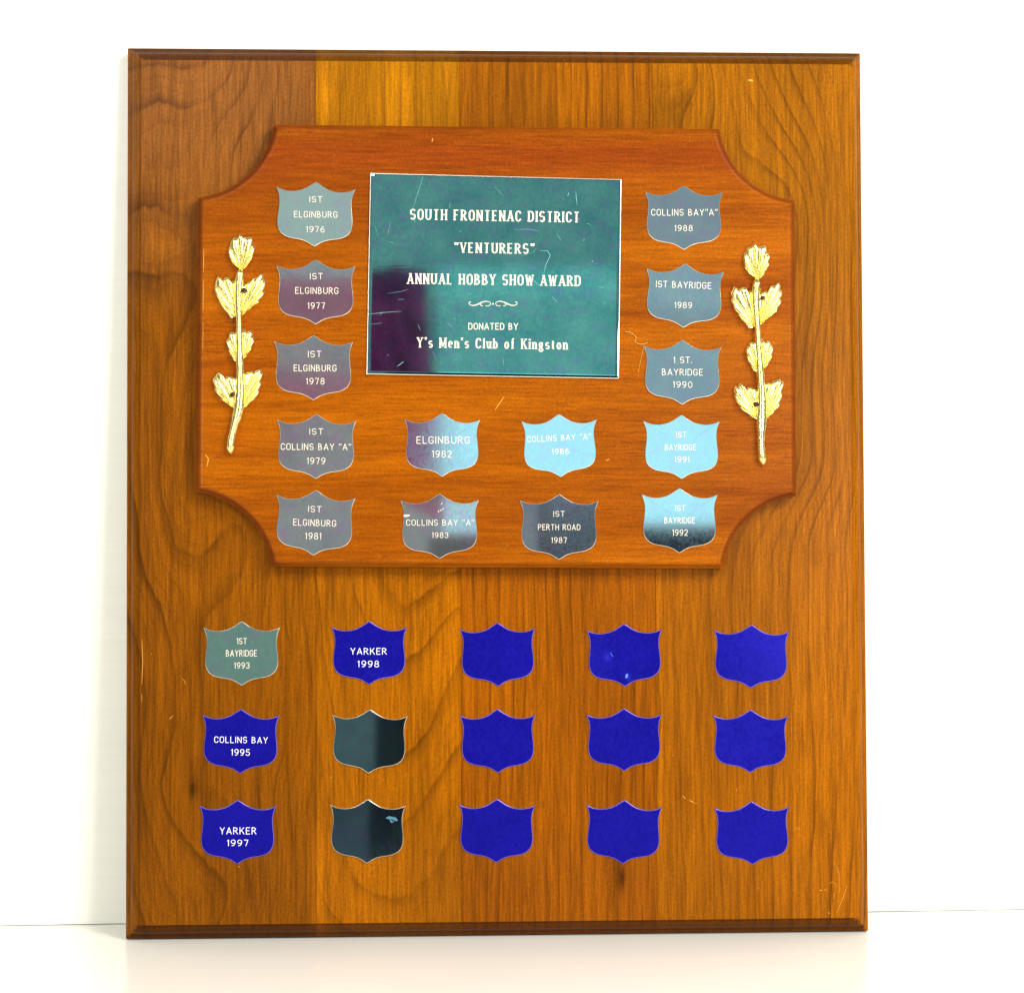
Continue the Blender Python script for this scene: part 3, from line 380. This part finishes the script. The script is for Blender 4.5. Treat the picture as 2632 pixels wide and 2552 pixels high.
G = {
 'A': (.62, [[(0, 0), (.31, 1)], [(.31, 1), (.62, 0)], [(.12, .30), (.50, .30)]]),
 'B': (.52, [[(0, 0), (0, 1)], bowl(0, .52, 1, .30), bowl(0, 0, .52, .36)]),
 'C': (.52, [arc(.27, .72, .27, .28, 10, 180, 8) + arc(.27, .28, .27, .28, 180, 350, 8)]),
 'D': (.54, [[(0, 0), (0, 1)], [(0, 0), (.18, 0)] + arc(.20, .30, .34, .30, -90, 0, 5) + arc(.20, .70, .34, .30, 0, 90, 5) + [(0, 1)]]),
 'E': (.46, [[(0, 0), (0, 1)], [(0, 1), (.46, 1)], [(0, .52), (.38, .52)], [(0, 0), (.46, 0)]]),
 'F': (.46, [[(0, 0), (0, 1)], [(0, 1), (.46, 1)], [(0, .52), (.36, .52)]]),
 'G': (.54, [arc(.27, .72, .27, .28, 10, 180, 8) + arc(.27, .28, .27, .28, 180, 360, 8) + [(.54, .45), (.32, .45)]]),
 'H': (.54, [[(0, 0), (0, 1)], [(.54, 0), (.54, 1)], [(0, .52), (.54, .52)]]),
 'I': (.02, [[(.01, 0), (.01, 1)]]),
 'K': (.54, [[(0, 0), (0, 1)], [(0, .38), (.50, 1)], [(.20, .60), (.54, 0)]]),
 'L': (.44, [[(0, 0), (0, 1)], [(0, 0), (.44, 0)]]),
 'M': (.68, [[(0, 0), (0, 1)], [(0, 1), (.34, .1)], [(.34, .1), (.68, 1)], [(.68, 0), (.68, 1)]]),
 'N': (.54, [[(0, 0), (0, 1)], [(0, 1), (.54, 0)], [(.54, 0), (.54, 1)]]),
 'O': (.56, [arc(.28, .70, .28, .30, 0, 180, 9) + arc(.28, .30, .28, .30, 180, 360, 9) + [(.56, .7)]]),
 'P': (.50, [[(0, 0), (0, 1)], bowl(0, .46, 1, .37)]),
 'R': (.54, [[(0, 0), (0, 1)], bowl(0, .50, 1, .35), [(.22, .50), (.54, 0)]]),
 'S': (.50, [S_(.50)]),
 'T': (.54, [[(.27, 0), (.27, 1)], [(0, 1), (.54, 1)]]),
 'U': (.54, [[(0, 1)] + arc(.27, .28, .27, .28, 180, 360, 10) + [(.54, 1)]]),
 'V': (.58, [[(0, 1), (.29, 0)], [(.29, 0), (.58, 1)]]),
 'W': (.84, [[(0, 1), (.21, 0)], [(.21, 0), (.42, .95)], [(.42, .95), (.63, 0)], [(.63, 0), (.84, 1)]]),
 'Y': (.56, [[(.28, 0), (.28, .46)], [(.28, .46), (0, 1)], [(.28, .46), (.56, 1)]]),
 '1': (.14, [[(.12, 0), (.12, 1)], [(.12, 1), (0, .84)]]),
 '2': (.48, [arc(.24, .73, .24, .27, 165, -20, 9) + [(.40, .48), (0, 0), (.48, 0)]]),
 '3': (.48, [arc(.23, .76, .22, .24, 160, -85, 9), arc(.23, .27, .25, .27, 88, -160, 9)]),
 '5': (.48, [[(.44, 1), (.06, 1), (.03, .55)] + arc(.23, .31, .25, .31, 110, -150, 9)]),
 '6': (.48, [arc(.24, .30, .24, .30, 0, 360, 16), [(.0, .30)] + [(.02, .55), (.10, .80), (.22, .96), (.40, .97)]]),
 '7': (.46, [[(0, 1), (.46, 1), (.34, .6), (.20, 0)]]),
 '8': (.48, [arc(.24, .76, .20, .24, -90, 270, 14), arc(.24, .27, .24, .27, 90, 450, 16)]),
 '9': (.48, [arc(.24, .70, .24, .30, 0, 360, 16), [(.48, .70), (.46, .45), (.38, .20), (.26, .04), (.08, .03)]]),
 '0': (.50, [arc(.25, .5, .25, .5, 0, 360, 20)]),
 '"': (.26, [[(.03, 1.0), (.0, .78)], [(.28, 1.0), (.25, .78)]]),
 "'": (.04, [[(.03, 1.02), (.0, .80)]]),
 '.': (.06, [[(.0, .0), (.0, .10)]]),
 'e': (.38, [[(.0, .36), (.38, .36)] + arc(.19, .34, .19, .32, 5, 310, 12)]),
 'n': (.38, [[(.0, 0), (.0, .66)], [(.0, .50)] + arc(.19, .44, .19, .22, 150, 0, 6) + [(.38, 0)]]),
 's': (.34, [[(x, y * .66) for x, y in S_(.34)]]),
 'l': (.02, [[(.01, 0), (.01, 1.04)]]),
 'u': (.38, [[(.0, .66)] + arc(.19, .22, .19, .22, 180, 330, 6), [(.38, 0), (.38, .66)]]),
 'b': (.40, [[(.0, 0), (.0, 1.04)], arc(.20, .33, .20, .33, 150, -150, 10)]),
 'o': (.40, [o_(.40, 0, .66)]),
 'f': (.26, [[(.10, 0), (.10, .85)] + arc(.22, .85, .12, .18, 180, 60, 5), [(-.04, .64), (.26, .64)]]),
 'i': (.02, [[(.01, 0), (.01, .66)], [(.01, .86), (.01, .98)]]),
 'g': (.40, [arc(.17, .42, .17, .24, 0, 360, 12), [(.30, .62), (.42, .66)], [(.10, .20), (.06, .10), (.30, .06)] + arc(.19, -.12, .20, .16, 60, -230, 10)]),
 't': (.24, [[(.10, .86), (.10, .15), (.16, .02), (.26, .04)], [(-.03, .64), (.25, .64)]]),
}
class Ink:
    def __init__(s): s.v, s.f, s.k = [], [], 0
    def ribbon(s, pts, widths, surf, lift=.05):
        P = np.array(pts, float); n = len(P)
        if n < 2: return
        t = np.gradient(P, axis=0); t /= (np.hypot(*t.T)[:, None] + 1e-9); N = np.c_[-t[:, 1], t[:, 0]]
        b = len(s.v); z = lift + .004 * (s.k % 7); s.k += 1
        for p, q, wd in zip(P, N, widths):
            for e in (.5, -.5):
                a = p + q * wd * e; s.v.append(L(a[0], a[1], surf(a[0], a[1]) + z))
        for i in range(n - 1): s.f.append((b + 2*i, b + 2*i + 1, b + 2*i + 3, b + 2*i + 2))
    def text(s, txt, a, b, cap, surf, serif=False, thick=.17, lift=.05, worn=0):
        gap = .30 if not serif else .44; sp = .52 if not serif else .62
        x = 0; items = []
        for ch in txt:
            if ch == ' ': x += sp; continue
            wdt, st = G[ch]; items.append((x, st)); x += wdt + gap
        x -= gap; a = np.array(a); b = np.array(b); ex = (b - a) / x; eu = (b - a) / np.hypot(*(b - a)); ey = np.array([-eu[1], eu[0]]) * cap
        sx = np.hypot(*ex) / cap; thick = thick * min(1.0, sx / .80) if not serif else thick
        m = thick / 2 * .9                      # keep the ink inside the cap height
        for x0, strokes in items:
            if worn and random.random() < worn * .3: continue
            for st in strokes:
                pts = []
                st = [(px, m + py * (1 - 2 * m)) for px, py in st]
                for (p, q) in zip(st[:-1], st[1:]):
                    k = 3 if not serif else 4
                    for t in range(k): pts.append((p[0] + (q[0] - p[0]) * t / k, p[1] + (q[1] - p[1]) * t / k))
                pts.append(st[-1]); R = [a + ex * (x0 + px) + ey * py for px, py in pts]
                if not serif:
                    # square the ends off a little beyond the last point
                    d0 = R[0] - R[1]; d1 = R[-1] - R[-2]
                    R[0] = R[0] + d0 / (np.hypot(*d0) + 1e-9) * thick * cap * .42; R[-1] = R[-1] + d1 / (np.hypot(*d1) + 1e-9) * thick * cap * .42
                    s.ribbon(R, [thick * cap] * len(R), surf, lift)
                else:
                    T = np.gradient(np.array([(px * sx, py) for px, py in pts]), axis=0); T /= np.hypot(*T.T)[:, None] + 1e-9
                    diag = len(st) == 2 and .12 < abs(T[0][0]) < .93
                    up = diag and (T[0][1] / T[0][0] > 0)
                    wd = []
                    for t in T:
                        k = .100 + .058 * abs(t[1]) ** 1.6
                        if up: k = .095
                        wd.append(k * cap)
                    s.ribbon(R, wd, surf, lift)
                    if len(st) >= 2:
                        for (px, py), (qx, qy) in ((pts[0], pts[1]), (pts[-1], pts[-2])):
                            vert = abs(qy - py) > .6 * abs(qx - px) * sx
                            if vert and (abs(py - m) < .03 or abs(py - (1 - m)) < .03 or abs(py - .66) < .07) and len(st) < 14:
                                c = a + ex * (x0 + px) + ey * py; h = cap * .12
                                s.ribbon([c - eu * h, c + eu * h], [.085 * cap] * 2, surf, lift)
    def obj(s, name, mat, parent): return mesh_obj(name, s.v, s.f, mat, parent)

# ------------------------------------------------------------------ shield plates
half = [(.0, .0), (.035, .022), (.10, .066), (.17, .103), (.24, .122), (.30, .129), (.36, .127), (.42, .114), (.465, .096), (.498, .079), (.502, .086),
        (.484, .125), (.467, .18), (.458, .24), (.457, .30), (.464, .38), (.473, .46), (.477, .53), (.472, .585), (.458, .635), (.430, .680), (.385, .715),
        (.33, .738), (.26, .752), (.19, .762), (.13, .778), (.08, .800), (.035, .830), (.0, .850)]
def shield_outline():
    h = np.array(half); r = []
    for a, b in zip(h[:-1], h[1:]): r += [a, (a + b) / 2]
    r.append(h[-1]); r = np.array(r); l = r[::-1][1:-1] * [-1, 1]
    return np.r_[r, l]                          # x right, y down, clockwise seen from the front
SO = shield_outline()
# how each little plate is bent or tilted: (tilt_u, tilt_v, bend_u, bend_v) in mm over the plate
BEND = {'1976': (.0, -.35, .25, .1), '1977': (.0, .10, .12, -.2), '1978': (.1, .28, .15, .3), '1979': (.0, .0, .2, .1), '1981': (.0, -.1, -.2, .1),
        '1982': (.0, .0, .0, .1), '1986': (.0, .05, .0, .1), '1983': (.1, -.1, -.35, -.45), '1987': (.50, .28, -.45, .1), '1991': (.0, -.02, .1, .0), '1992': (.0, .05, .0, -.25),
        '1988': (.1, .05, .2, .1), '1989': (.0, -.05, .2, .3), '1990': (.0, -.35, .2, .1), '1993': (.0, .1, .1, .1), 'g1': (.12, .0, -.5, .1), 'g2': (-.02, -.1, -.5, .1),
        '1998': (.0, .0, .3, .6), 'b41': (.2, .1, .5, .3)}
TINT = {'1976': 0, '1977': 1, '1978': 1, '1979': 1, '1981': 1, '1982': 3, '1986': 3, '1983': 1, '1987': 2, '1991': 3, '1992': 3, '1988': 2, '1989': 2, '1990': 2,
        '1993': 4, 'g1': 5, 'g2': 6}
LAB = {'b41': 'blank royal blue shield plate with a round dent', 'g1': 'blank dark green shield plate in the middle row', 'g2': 'blank dark teal shield plate in the bottom row with a smudge'}
for key, kind, w0, T, Lc, Rc, Bc, lines in D['shields']:
    T, Lc, Rc, Bc = map(np.array, (T, Lc, Rc, Bc)); wd = np.hypot(*(Rc - Lc)) * .995
    eu = (Rc - Lc) / np.hypot(*(Rc - Lc)); dn = (Bc - T) / np.hypot(*(Bc - T)); ht = np.hypot(*(Bc - T))
    # average the two measured axes into one rigid frame
    e2 = np.array([-dn[1], dn[0]]); ex = eu + e2; ex /= np.hypot(*ex); ed = np.array([ex[1], -ex[0]])
    mid = (T + Lc * .5 + Rc * .5 + Bc) / 4 * 1.0
    org = ((T + Bc) / 2 - ed * ht / 2 + (Lc + Rc) / 2 - ed * .079 * wd) / 2
    O2 = np.array([org + ex * x * wd + ed * y * (ht / .850) for x, y in SO]); C = org + ed * ht * .50
    tu, tv, bu, bv = BEND.get(key, (random.uniform(-.12, .12), random.uniform(-.12, .12), random.uniform(-.15, .25), random.uniform(-.1, .25))); r = wd / 2
    f = lambda u, v: (lambda x, y: tu * x + tv * y + bu * x * x + bv * y * y)(((np.array([u, v]) - C) @ ex) / r, -((np.array([u, v]) - C) @ ed) / r)
    if key in ('b41', '1998'):                  # dented plates
        f0 = f; dc = org + ex * wd * (-.17 if key == 'b41' else .22) + ed * ht * (.50 if key == 'b41' else .74); dc2 = org + ed * ht * .88
        f = lambda u, v, f0=f0, dc=dc, dc2=dc2: f0(u, v) - .34 * math.exp(-((u - dc[0]) ** 2 + (v - dc[1]) ** 2) / 12.0) + .30 * math.exp(-((u - dc2[0]) ** 2 + (v - dc2[1]) ** 2) / 7.0)
    mn = min(f(*p) for p in O2) ; base = w0 + .40 - min(mn, 0) * .9
    surf = lambda u, v, f=f, base=base: base + f(u, v)
    n = len(O2); verts, faces, fm, sm = [], [], [], []
    O2c = O2[::-1]                              # counter-clockwise
    i1 = inset(O2c, .30)
    rings = [(O2c, lambda p: w0 + .02), (O2c, lambda p: surf(*p) - .14), (i1, lambda p: surf(*p)), (i1, lambda p: surf(*p))]
    for s in (.94, .88, .81, .74, .66, .58, .49, .40, .30, .20, .10): rings.append((C + (i1 - C) * s, lambda p: surf(*p)))
    for R, h in rings:
        for p in R: verts.append(L(p[0], p[1], h(p)))
    for j in range(len(rings) - 1):
        if j == 2: continue
        for i in range(n):
            q = (i + 1) % n; faces.append((j*n + i, j*n + q, (j+1)*n + q, (j+1)*n + i)); fm.append(1 if j < 2 else 0); sm.append(j >= 2)
    verts.append(L(C[0], C[1], surf(*C))); lc = len(verts) - 1; j = len(rings) - 1
    for i in range(n): faces.append((j*n + i, j*n + (i+1) % n, lc)); fm.append(0); sm.append(True)
    mat = M_blue if kind == 'blue' else SIL[TINT[key]]
    o = mesh_obj('shield_plate', verts, faces, [mat, M_blue_edge if kind == 'blue' else M_edge], plaque, sm, fm)
    if lines:
        lab = '%s shield plate engraved %s' % ({'silver': 'silver', 'green': 'grey green', 'blue': 'royal blue'}[kind], ' '.join(l[0].replace('"', '') for l in lines))
    else: lab = LAB.get(key, 'blank royal blue shield plate')
    tag(o, label=lab)
    nrm = []
    for k in range(len(verts)):
        if k < 3 * n: nrm.append((0, 0, 0)); continue
        u, v = verts[k][0] / MM, verts[k][2] / MM
        nrm.append(tuple(Vector((-(surf(u + .5, v) - surf(u - .5, v)), -1, -(surf(u, v + .5) - surf(u, v - .5)))).normalized()))
    o.data.normals_split_custom_set_from_vertices(nrm)
    if lines:
        ink = Ink()
        for txt, a, b, cap in lines: ink.text(txt, a, b, cap, surf, thick=.098 if kind != 'blue' else .10)
        ink.obj('lettering', M_ink if kind != 'blue' else M_ink2, o)
    if key == 'g2':
        ink = Ink(); c = org + ex * wd * .32 + ed * ht * .30
        ink.ribbon([c + ex * -3.2 + ed * -.2, c + ex * -1.6 + ed * -.5, c + ed * -.3, c + ex * 1.7 + ed * .2, c + ex * 3 + ed * 1.2], [.5, 1.7, 1.3, 1.9, .6], surf)
        ink.ribbon([c + ex * -1.0 + ed * .6, c + ex * -.2 + ed * 1.8, c + ex * 1 + ed * 1.6], [.8, 1.1, .5], surf)
        ink.obj('smudge', simple('smudge', (.05, .17, .25, 1), .5), o)
    if key == 'b41':
        ink = Ink(); c = org + ex * wd * -.19 + ed * ht * .49
        ink.ribbon([c + ed * -1.4, c + ex * .8 + ed * .2, c + ex * 1.8 + ed * 1.2], [.15, .35, .12], surf)
        c = org + ex * wd * .01 + ed * ht * .80
        ink.ribbon([c + ex * 1.0, c + ex * .4 + ed * 1.2, c + ed * 2.4], [.7, 1.5, .3], surf)
        ink.obj('dent_mark', simple('dent_mark', (.10, .22, .85, 1), .3, .6), o)  # bright glints painted onto the dents
    if key == '1983':
        ink = Ink(); c = org + ex * wd * -.42 + ed * ht * .34
        ink.ribbon([c + ex * -1.6, c, c + ex * 1.8 + ed * -.3], [.9, 1.2, .5], surf)
        for dx, dy in ((-.8, 10.2), (.4, 9.6), (1.6, 9.0), (.9, 6.0)):
            p = org + ex * dx + ed * dy; ink.ribbon([p, p + ex * .5 + ed * -1.1], [.35, .3], surf)
        ink.obj('chipped_spot', M_ink, o)

# ------------------------------------------------------------------ large name plate
P4 = [np.array(p) for p in D['plate']]         # TL TR BR BL
pc = sum(P4) / 4; NX, NY = 40, 32
def pf(u, v): x = (u - pc[0]) / 68; y = (v - pc[1]) / 54; return WI + 1.15 + .04 * x * x + .05 * y * y
def bil(s, t): return (P4[3] * (1 - s) + P4[2] * s) * (1 - t) + (P4[0] * (1 - s) + P4[1] * s) * t
ss = np.r_[0, .0026, np.linspace(.02, .98, NX - 3), .9974, 1]; tt = np.r_[0, .0034, np.linspace(.02, .98, NY - 3), .9966, 1]
verts, faces, fm, sm = [], [], [], []
nx, ny = len(ss), len(tt)
for j, t in enumerate(tt):
    for i, s in enumerate(ss):
        p = bil(s, t); e = i in (0, nx - 1) or j in (0, ny - 1); verts.append(L(p[0], p[1], pf(*p) - (.1 if e else 0)))
for j in range(ny - 1):
    for i in range(nx - 1):
        a = j * nx + i; faces.append((a, a + 1, a + nx + 1, a + nx)); e = i in (0, nx - 2) or j in (0, ny - 2); fm.append(1 if e else 0); sm.append(not e)
loop = [i for i in range(nx)] + [j * nx + nx - 1 for j in range(1, ny)] + [(ny - 1) * nx + i for i in range(nx - 2, -1, -1)] + [j * nx for j in range(ny - 2, 0, -1)]
b0 = len(verts)
for q in loop: x, y, z = verts[q]; verts.append((x, -(WI + .02) * MM, z))
for q in range(len(loop)):
    r = (q + 1) % len(loop); faces.append((loop[r], loop[q], b0 + q, b0 + r)); fm.append(1); sm.append(False)
npl = mesh_obj('name_plate', verts, faces, [M_plate, M_edge], plaque, sm, fm)
tag(npl, label='large scratched green metal name plate with engraved lettering')
for i, (txt, a, b, cap) in enumerate(D['ptext']):
    ink = Ink(); ink.text(txt, a, b, cap, pf, serif=(i != 3), thick=.13)
    ink.obj('lettering', M_ink, npl)
ink = Ink(); (ax, ay), (mx, my), (bx, by) = D['orn']
for sg in (-1, 1):
    q = lambda x, y: (mx + sg * x, my + y + sg * (by - ay) * x / 26)
    k = (bx - ax) / 2 / 13.0
    body = [(1.5, .9), (2.6, 1.3), (4.2, 1.4), (6.0, .9), (7.8, .0), (9.4, -.7), (11.2, -.9), (12.6, -.3), (13.0, .6), (12.5, 1.1), (11.8, .9)]
    ink.ribbon([q(x * k, y) for x, y in body], [.2, .4, .45, .6, .7, .55, .4, .35, .3, .35, .45], pf)
    ink.ribbon([q(x * k, y) for x, y in [(1.6, .9), (1.3, .0), (2.0, -.9), (3.2, -1.2), (3.9, -.9)]], [.25, .35, .35, .3, .45], pf)
    ink.ribbon([q(x * k, y) for x, y in [(4.6, 1.3), (6.2, .7), (7.0, -.3), (6.2, -1.1), (5.4, -1.0)]], [.2, .4, .45, .35, .4], pf)
ink.ribbon([(mx - .45, my), (mx + .45, my)], [.9, .9], pf)
ink.obj('scroll_ornament', M_ink, npl)
ink = Ink()
def fine(pts, n=4):
    P = [np.array(p, float) for p in pts]; out = []
    for a, b in zip(P[:-1], P[1:]):
        for t in range(n): out.append(a + (b - a) * t / n)
    return out + [P[-1]]
for pts, wd in D['pscr']:
    pp = fine(pts); m = len(pp); ink.ribbon(pp, [wd * .45 * (.3 + .7 * math.sin(math.pi * (i + .5) / m)) for i in range(m)], pf, .03)
for _ in range(22):
    c = bil(random.uniform(.02, .98), random.uniform(.03, .97)); an = random.uniform(0, 3.1); ln = random.uniform(.5, 4)
    d = np.array([math.cos(an), math.sin(an)]) * ln; ink.ribbon(fine([c, c + d * .5 + [0, .2], c + d]), [.04, .08, .10, .12, .10, .12, .10, .06, .03], pf, .03)
tag(ink.obj('scratches', M_scr, npl), kind='stuff')

ink = Ink()
for pts, wd in D['wscr']:
    pp = fine(pts, 3); m = len(pp); ink.ribbon(pp, [wd * .7 * (.35 + .65 * math.sin(math.pi * (i + .5) / m)) for i in range(m)], lambda u, v: WF, .03)
for _ in range(16):
    u, v = random.uniform(-190, 190), random.uniform(12, 190); ink.ribbon([(u, v), (u + random.uniform(-.8, .8), v + random.uniform(-.8, .8))], [.25, .3], lambda u, v: WF, .03)
tag(ink.obj('scratches', M_scrw, board), kind='stuff')
ink = Ink()
for pts, wd in D['panscr']:  # panel scratches, plus a painted gold highlight line along the left edge
    pp = fine(pts, 3); m = len(pp); ink.ribbon(pp, [wd * (.35 + .65 * math.sin(math.pi * (i + .5) / m)) for i in range(m)], lambda u, v: WI, .03)
for _ in range(14):
    u, v = random.uniform(-150, 150), random.choice([random.uniform(206, 300), random.uniform(416, 436)])
    ink.ribbon([(u, v), (u + random.uniform(-.5, .5), v + random.uniform(-.5, .5))], [.2, .25], lambda u, v: WI, .03)
tag(ink.obj('scratches', M_scrw, panel), kind='stuff')

# ------------------------------------------------------------------ laurel sprays
LB = D['laurel']
def resample(pts, n):
    P = np.array(pts, float); d = np.r_[0, np.cumsum(np.hypot(*(P[1:] - P[:-1]).T))]; t = np.linspace(0, d[-1], n)
    return np.c_[np.interp(t, d, P[:, 0]), np.interp(t, d, P[:, 1])]
def leaf_mesh(root, outline, f, nr, seed):
    rr = random.Random(seed); n = 18 * nr + 1; m = 11; O = resample(outline, n); root = np.array(root)
    ph = rr.uniform(0, 3); verts, faces = [], []
    for j in range(m):
        t = (j / (m - 1)); te = .04 + .96 * t
        for i in range(n):
            s = i / (n - 1); p = root + (O[i] - root) * te
            ridge = abs(math.sin(math.pi * nr * 1.5 * s + .8 * math.sin(5 * s + ph))) ** .45
            tipn = .5 + .5 * math.sin(7.3 * s * nr * .35 + ph)
            h = .5 + 1.2 * math.sin(math.pi * min(1, te * .88)) ** .8 * (.45 + .55 * math.sin(math.pi * s) ** .5) + 2.1 * ridge * te ** .6 * (1.15 - te * .35) + .45 * tipn * te
            if j == m - 1: h = .3 + .5 * ridge
            sc = 1 + .035 * (ridge - .5) * te
            p = root + (p - root) * sc
            q = f(p); verts.append(L(q[0], q[1], WI + h))
    for j in range(m - 1):
        for i in range(n - 1):
            a = j * n + i; faces.append((a, a + n, a + n + 1, a + 1))
    # edge wall down to the panel
    edge = [j * n for j in range(m)] + [(m - 1) * n + i for i in range(1, n)] + [j * n + n - 1 for j in range(m - 2, -1, -1)] + [i for i in range(n - 2, 0, -1)]
    b0 = len(verts)
    for q in edge: x, y, z = verts[q]; verts.append((x, -(WI + .02) * MM, z))
    for k in range(len(edge)):
        r = (k + 1) % len(edge); faces.append((edge[k], edge[r], b0 + r, b0 + k))
    return verts, faces
def stem_mesh(path, rad, f, hgt):
    P = np.array([f(p) for p in path]); n = 60; d = np.r_[0, np.cumsum(np.hypot(*(P[1:] - P[:-1]).T))]; t = np.linspace(0, d[-1], n)
    Q = np.c_[np.interp(t, d, P[:, 0]), np.interp(t, d, P[:, 1])]; Rr = np.interp(t, d, rad)
    for _ in range(3): Q[1:-1] = (Q[:-2] + Q[1:-1] * 2 + Q[2:]) / 4
    T = np.gradient(Q, axis=0); T /= np.hypot(*T.T)[:, None]; N = np.c_[-T[:, 1], T[:, 0]]
    verts, faces = [], []; m = 11
    for i in range(n):
        cap = min(1, (i + .3) / 2.2, (n - .7 - i) / 2.2) ** .5
        knob = 1 + .06 * math.sin(i * 1.9) + .05 * math.sin(i * .7)
        for j in range(m):
            a = math.pi * j / (m - 1); o = Q[i] + N[i] * Rr[i] * cap * knob * math.cos(a)
            lump = .05 * math.sin(j * 2.1 + i * .35)
            h = hgt * (.35 if j in (0, m - 1) else 1) * 0 + .25 + (hgt + lump) * math.sin(a) ** .55 * cap if 0 < j < m - 1 else .02
            verts.append(L(o[0], o[1], WI + h))
    for i in range(n - 1):
        for j in range(m - 1): a = i * m + j; faces.append((a, a + m, a + m + 1, a + 1))
    faces.append(tuple(range(m))); faces.append(tuple(range((n - 1) * m, n * m))[::-1])
    return verts, faces
def fix_normals(o):
    bm = bmesh.new(); bm.from_mesh(o.data); bmesh.ops.recalc_face_normals(bm, faces=bm.faces); bm.to_mesh(o.data); bm.free()
def spray(f, tail, nails, label, seed):
    path = [p for p in LB['stem']]
    fid = lambda p: p
    P = [f(p) for p in path] + [np.array(p) for p in tail]
    rad = [1.55, 1.95, 2.0, 1.7, 1.5, 1.6, 1.8, 1.9, 2.2, 2.6] + [1.9, 1.8, 1.75, 1.7]
    rad = rad[:len(P)] if len(rad) >= len(P) else rad + [1.7] * (len(P) - len(rad))
    v, fc = stem_mesh(P, [x * 1.28 for x in rad], fid, 4.3); st = mesh_obj('laurel_spray', v, fc, M_brass, plaque, True); fix_normals(st)
    tag(st, label=label)
    for k, (root, out) in enumerate(LB['leaves']):
        v, fc = leaf_mesh(root, out, f, [5, 4, 5, 6, 5, 5][k], seed * 10 + k); lf = mesh_obj('leaf', v, fc, M_brass, st, True); fix_normals(lf)
    for (u, v) in nails:
        bm = bmesh.new(); bmesh.ops.create_uvsphere(bm, u_segments=14, v_segments=8, radius=1.35 * MM)
        for q in bm.verts: q.co = Vector((q.co.x + u * MM, q.co.y * .6 - (WI + 3.9) * MM, q.co.z + v * MM))
        me = bpy.data.meshes.new('nail'); bm.to_mesh(me); bm.free(); me.materials.append(M_nail)
        for pl in me.polygons: pl.use_smooth = True
        o = bpy.data.objects.new('nail', me); col.objects.link(o); o.parent = st
    return st
spray(lambda p: np.array(p, float), LB['tailL'], LB['nails'], 'cast brass laurel spray on the left, its stalk bending left', 1)
LR = D['laurelR']; b0_, r0_ = np.array(LB['bud']), np.array(LB['root']); b1_, r1_ = np.array(LR['bud']), np.array(LR['root'])
an = math.atan2(*(r1_ - b1_)[::-1]) - math.atan2(*(r0_ - b0_)[::-1]); sc = np.hypot(*(r1_ - b1_)) / np.hypot(*(r0_ - b0_))
Rm = sc * np.array([[math.cos(an), -math.sin(an)], [math.sin(an), math.cos(an)]])
spray(lambda p: b1_ + Rm @ (np.array(p, float) - b0_), LR['tail'], LR['nails'], 'cast brass laurel spray on the right, its stalk straight down', 2)

# loose golden fibre caught on the panel
def tube(path, r, w):
    P = resample(path, 40); verts, faces = [], []
    T = np.gradient(P, axis=0); T /= np.hypot(*T.T)[:, None] + 1e-9; N = np.c_[-T[:, 1], T[:, 0]]
    for i in range(len(P)):
        for j in range(6):
            a = 2 * math.pi * j / 6; q = P[i] + N[i] * r * math.cos(a); verts.append(L(q[0], q[1], w + r * math.sin(a) + .25 * (1 + math.sin(i * .5))))
    for i in range(len(P) - 1):
        for j in range(6): a = i * 6 + j; b = i * 6 + (j + 1) % 6; faces.append((a, b, b + 6, a + 6))
    return verts, faces
for k, p in enumerate(D['fibre']):
    v, fc = tube(p, .19 if k == 0 else .12, WI + .2); o = mesh_obj('glue_strand', v, fc, M_fibre, plaque, True); fix_normals(o)

# ------------------------------------------------------------------ stand-in sheets added behind the camera to darken and tint the plate reflections
def stand_in_sheet(name, x0, x1, z0, z1, y, mat, label, seed, hem=0):
    nx, nz = 46, 14; verts, faces = [], []
    for j in range(nz):
        for i in range(nx):
            s = i / (nx - 1); t = j / (nz - 1); yy = y + .03 * math.sin(s * 23 + seed) * (1.1 - .5 * t) + .012 * math.sin(s * 51 + t * 3)
            verts.append((x0 + (x1 - x0) * s + .01 * math.sin(t * 4 + seed), yy, z0 + hem * (1 - s) * (1 - t) + (z1 - z0) * t))
    for j in range(nz - 1):
        for i in range(nx - 1): a = j * nx + i; faces.append((a, a + 1, a + nx + 1, a + nx))
    b = len(verts)
    verts += [(x, yy - .004, z) for x, yy, z in verts]
    faces += [tuple(q + b for q in f)[::-1] for f in faces]
    loop = [i for i in range(nx)] + [j * nx + nx - 1 for j in range(1, nz)] + [(nz - 1) * nx + i for i in range(nx - 2, -1, -1)] + [j * nx for j in range(nz - 2, 0, -1)]
    for k in range(len(loop)): r = (k + 1) % len(loop); faces.append((loop[k], loop[r], b + loop[r], b + loop[k]))
    o = mesh_obj(name, verts, faces, mat, None, True); fix_normals(o)
    return tag(o, label=label, category='cloth')
stand_in_sheet('hanging_cloth', -.33, .005, .53, .945, -2.9, simple('maroon_cloth', (.66, .09, .32, 1), .9, 0, .2, .6, 9), 'maroon cloth hanging behind the camera, mirrored in the left plates', 1, .22)
stand_in_sheet('hanging_cloth', -.085, .75, -.45, .42, -2.85, simple('navy_cloth', (.012, .02, .045, 1), .9), 'dark navy cloth hanging low behind the camera, mirrored in the lower plates', 3)
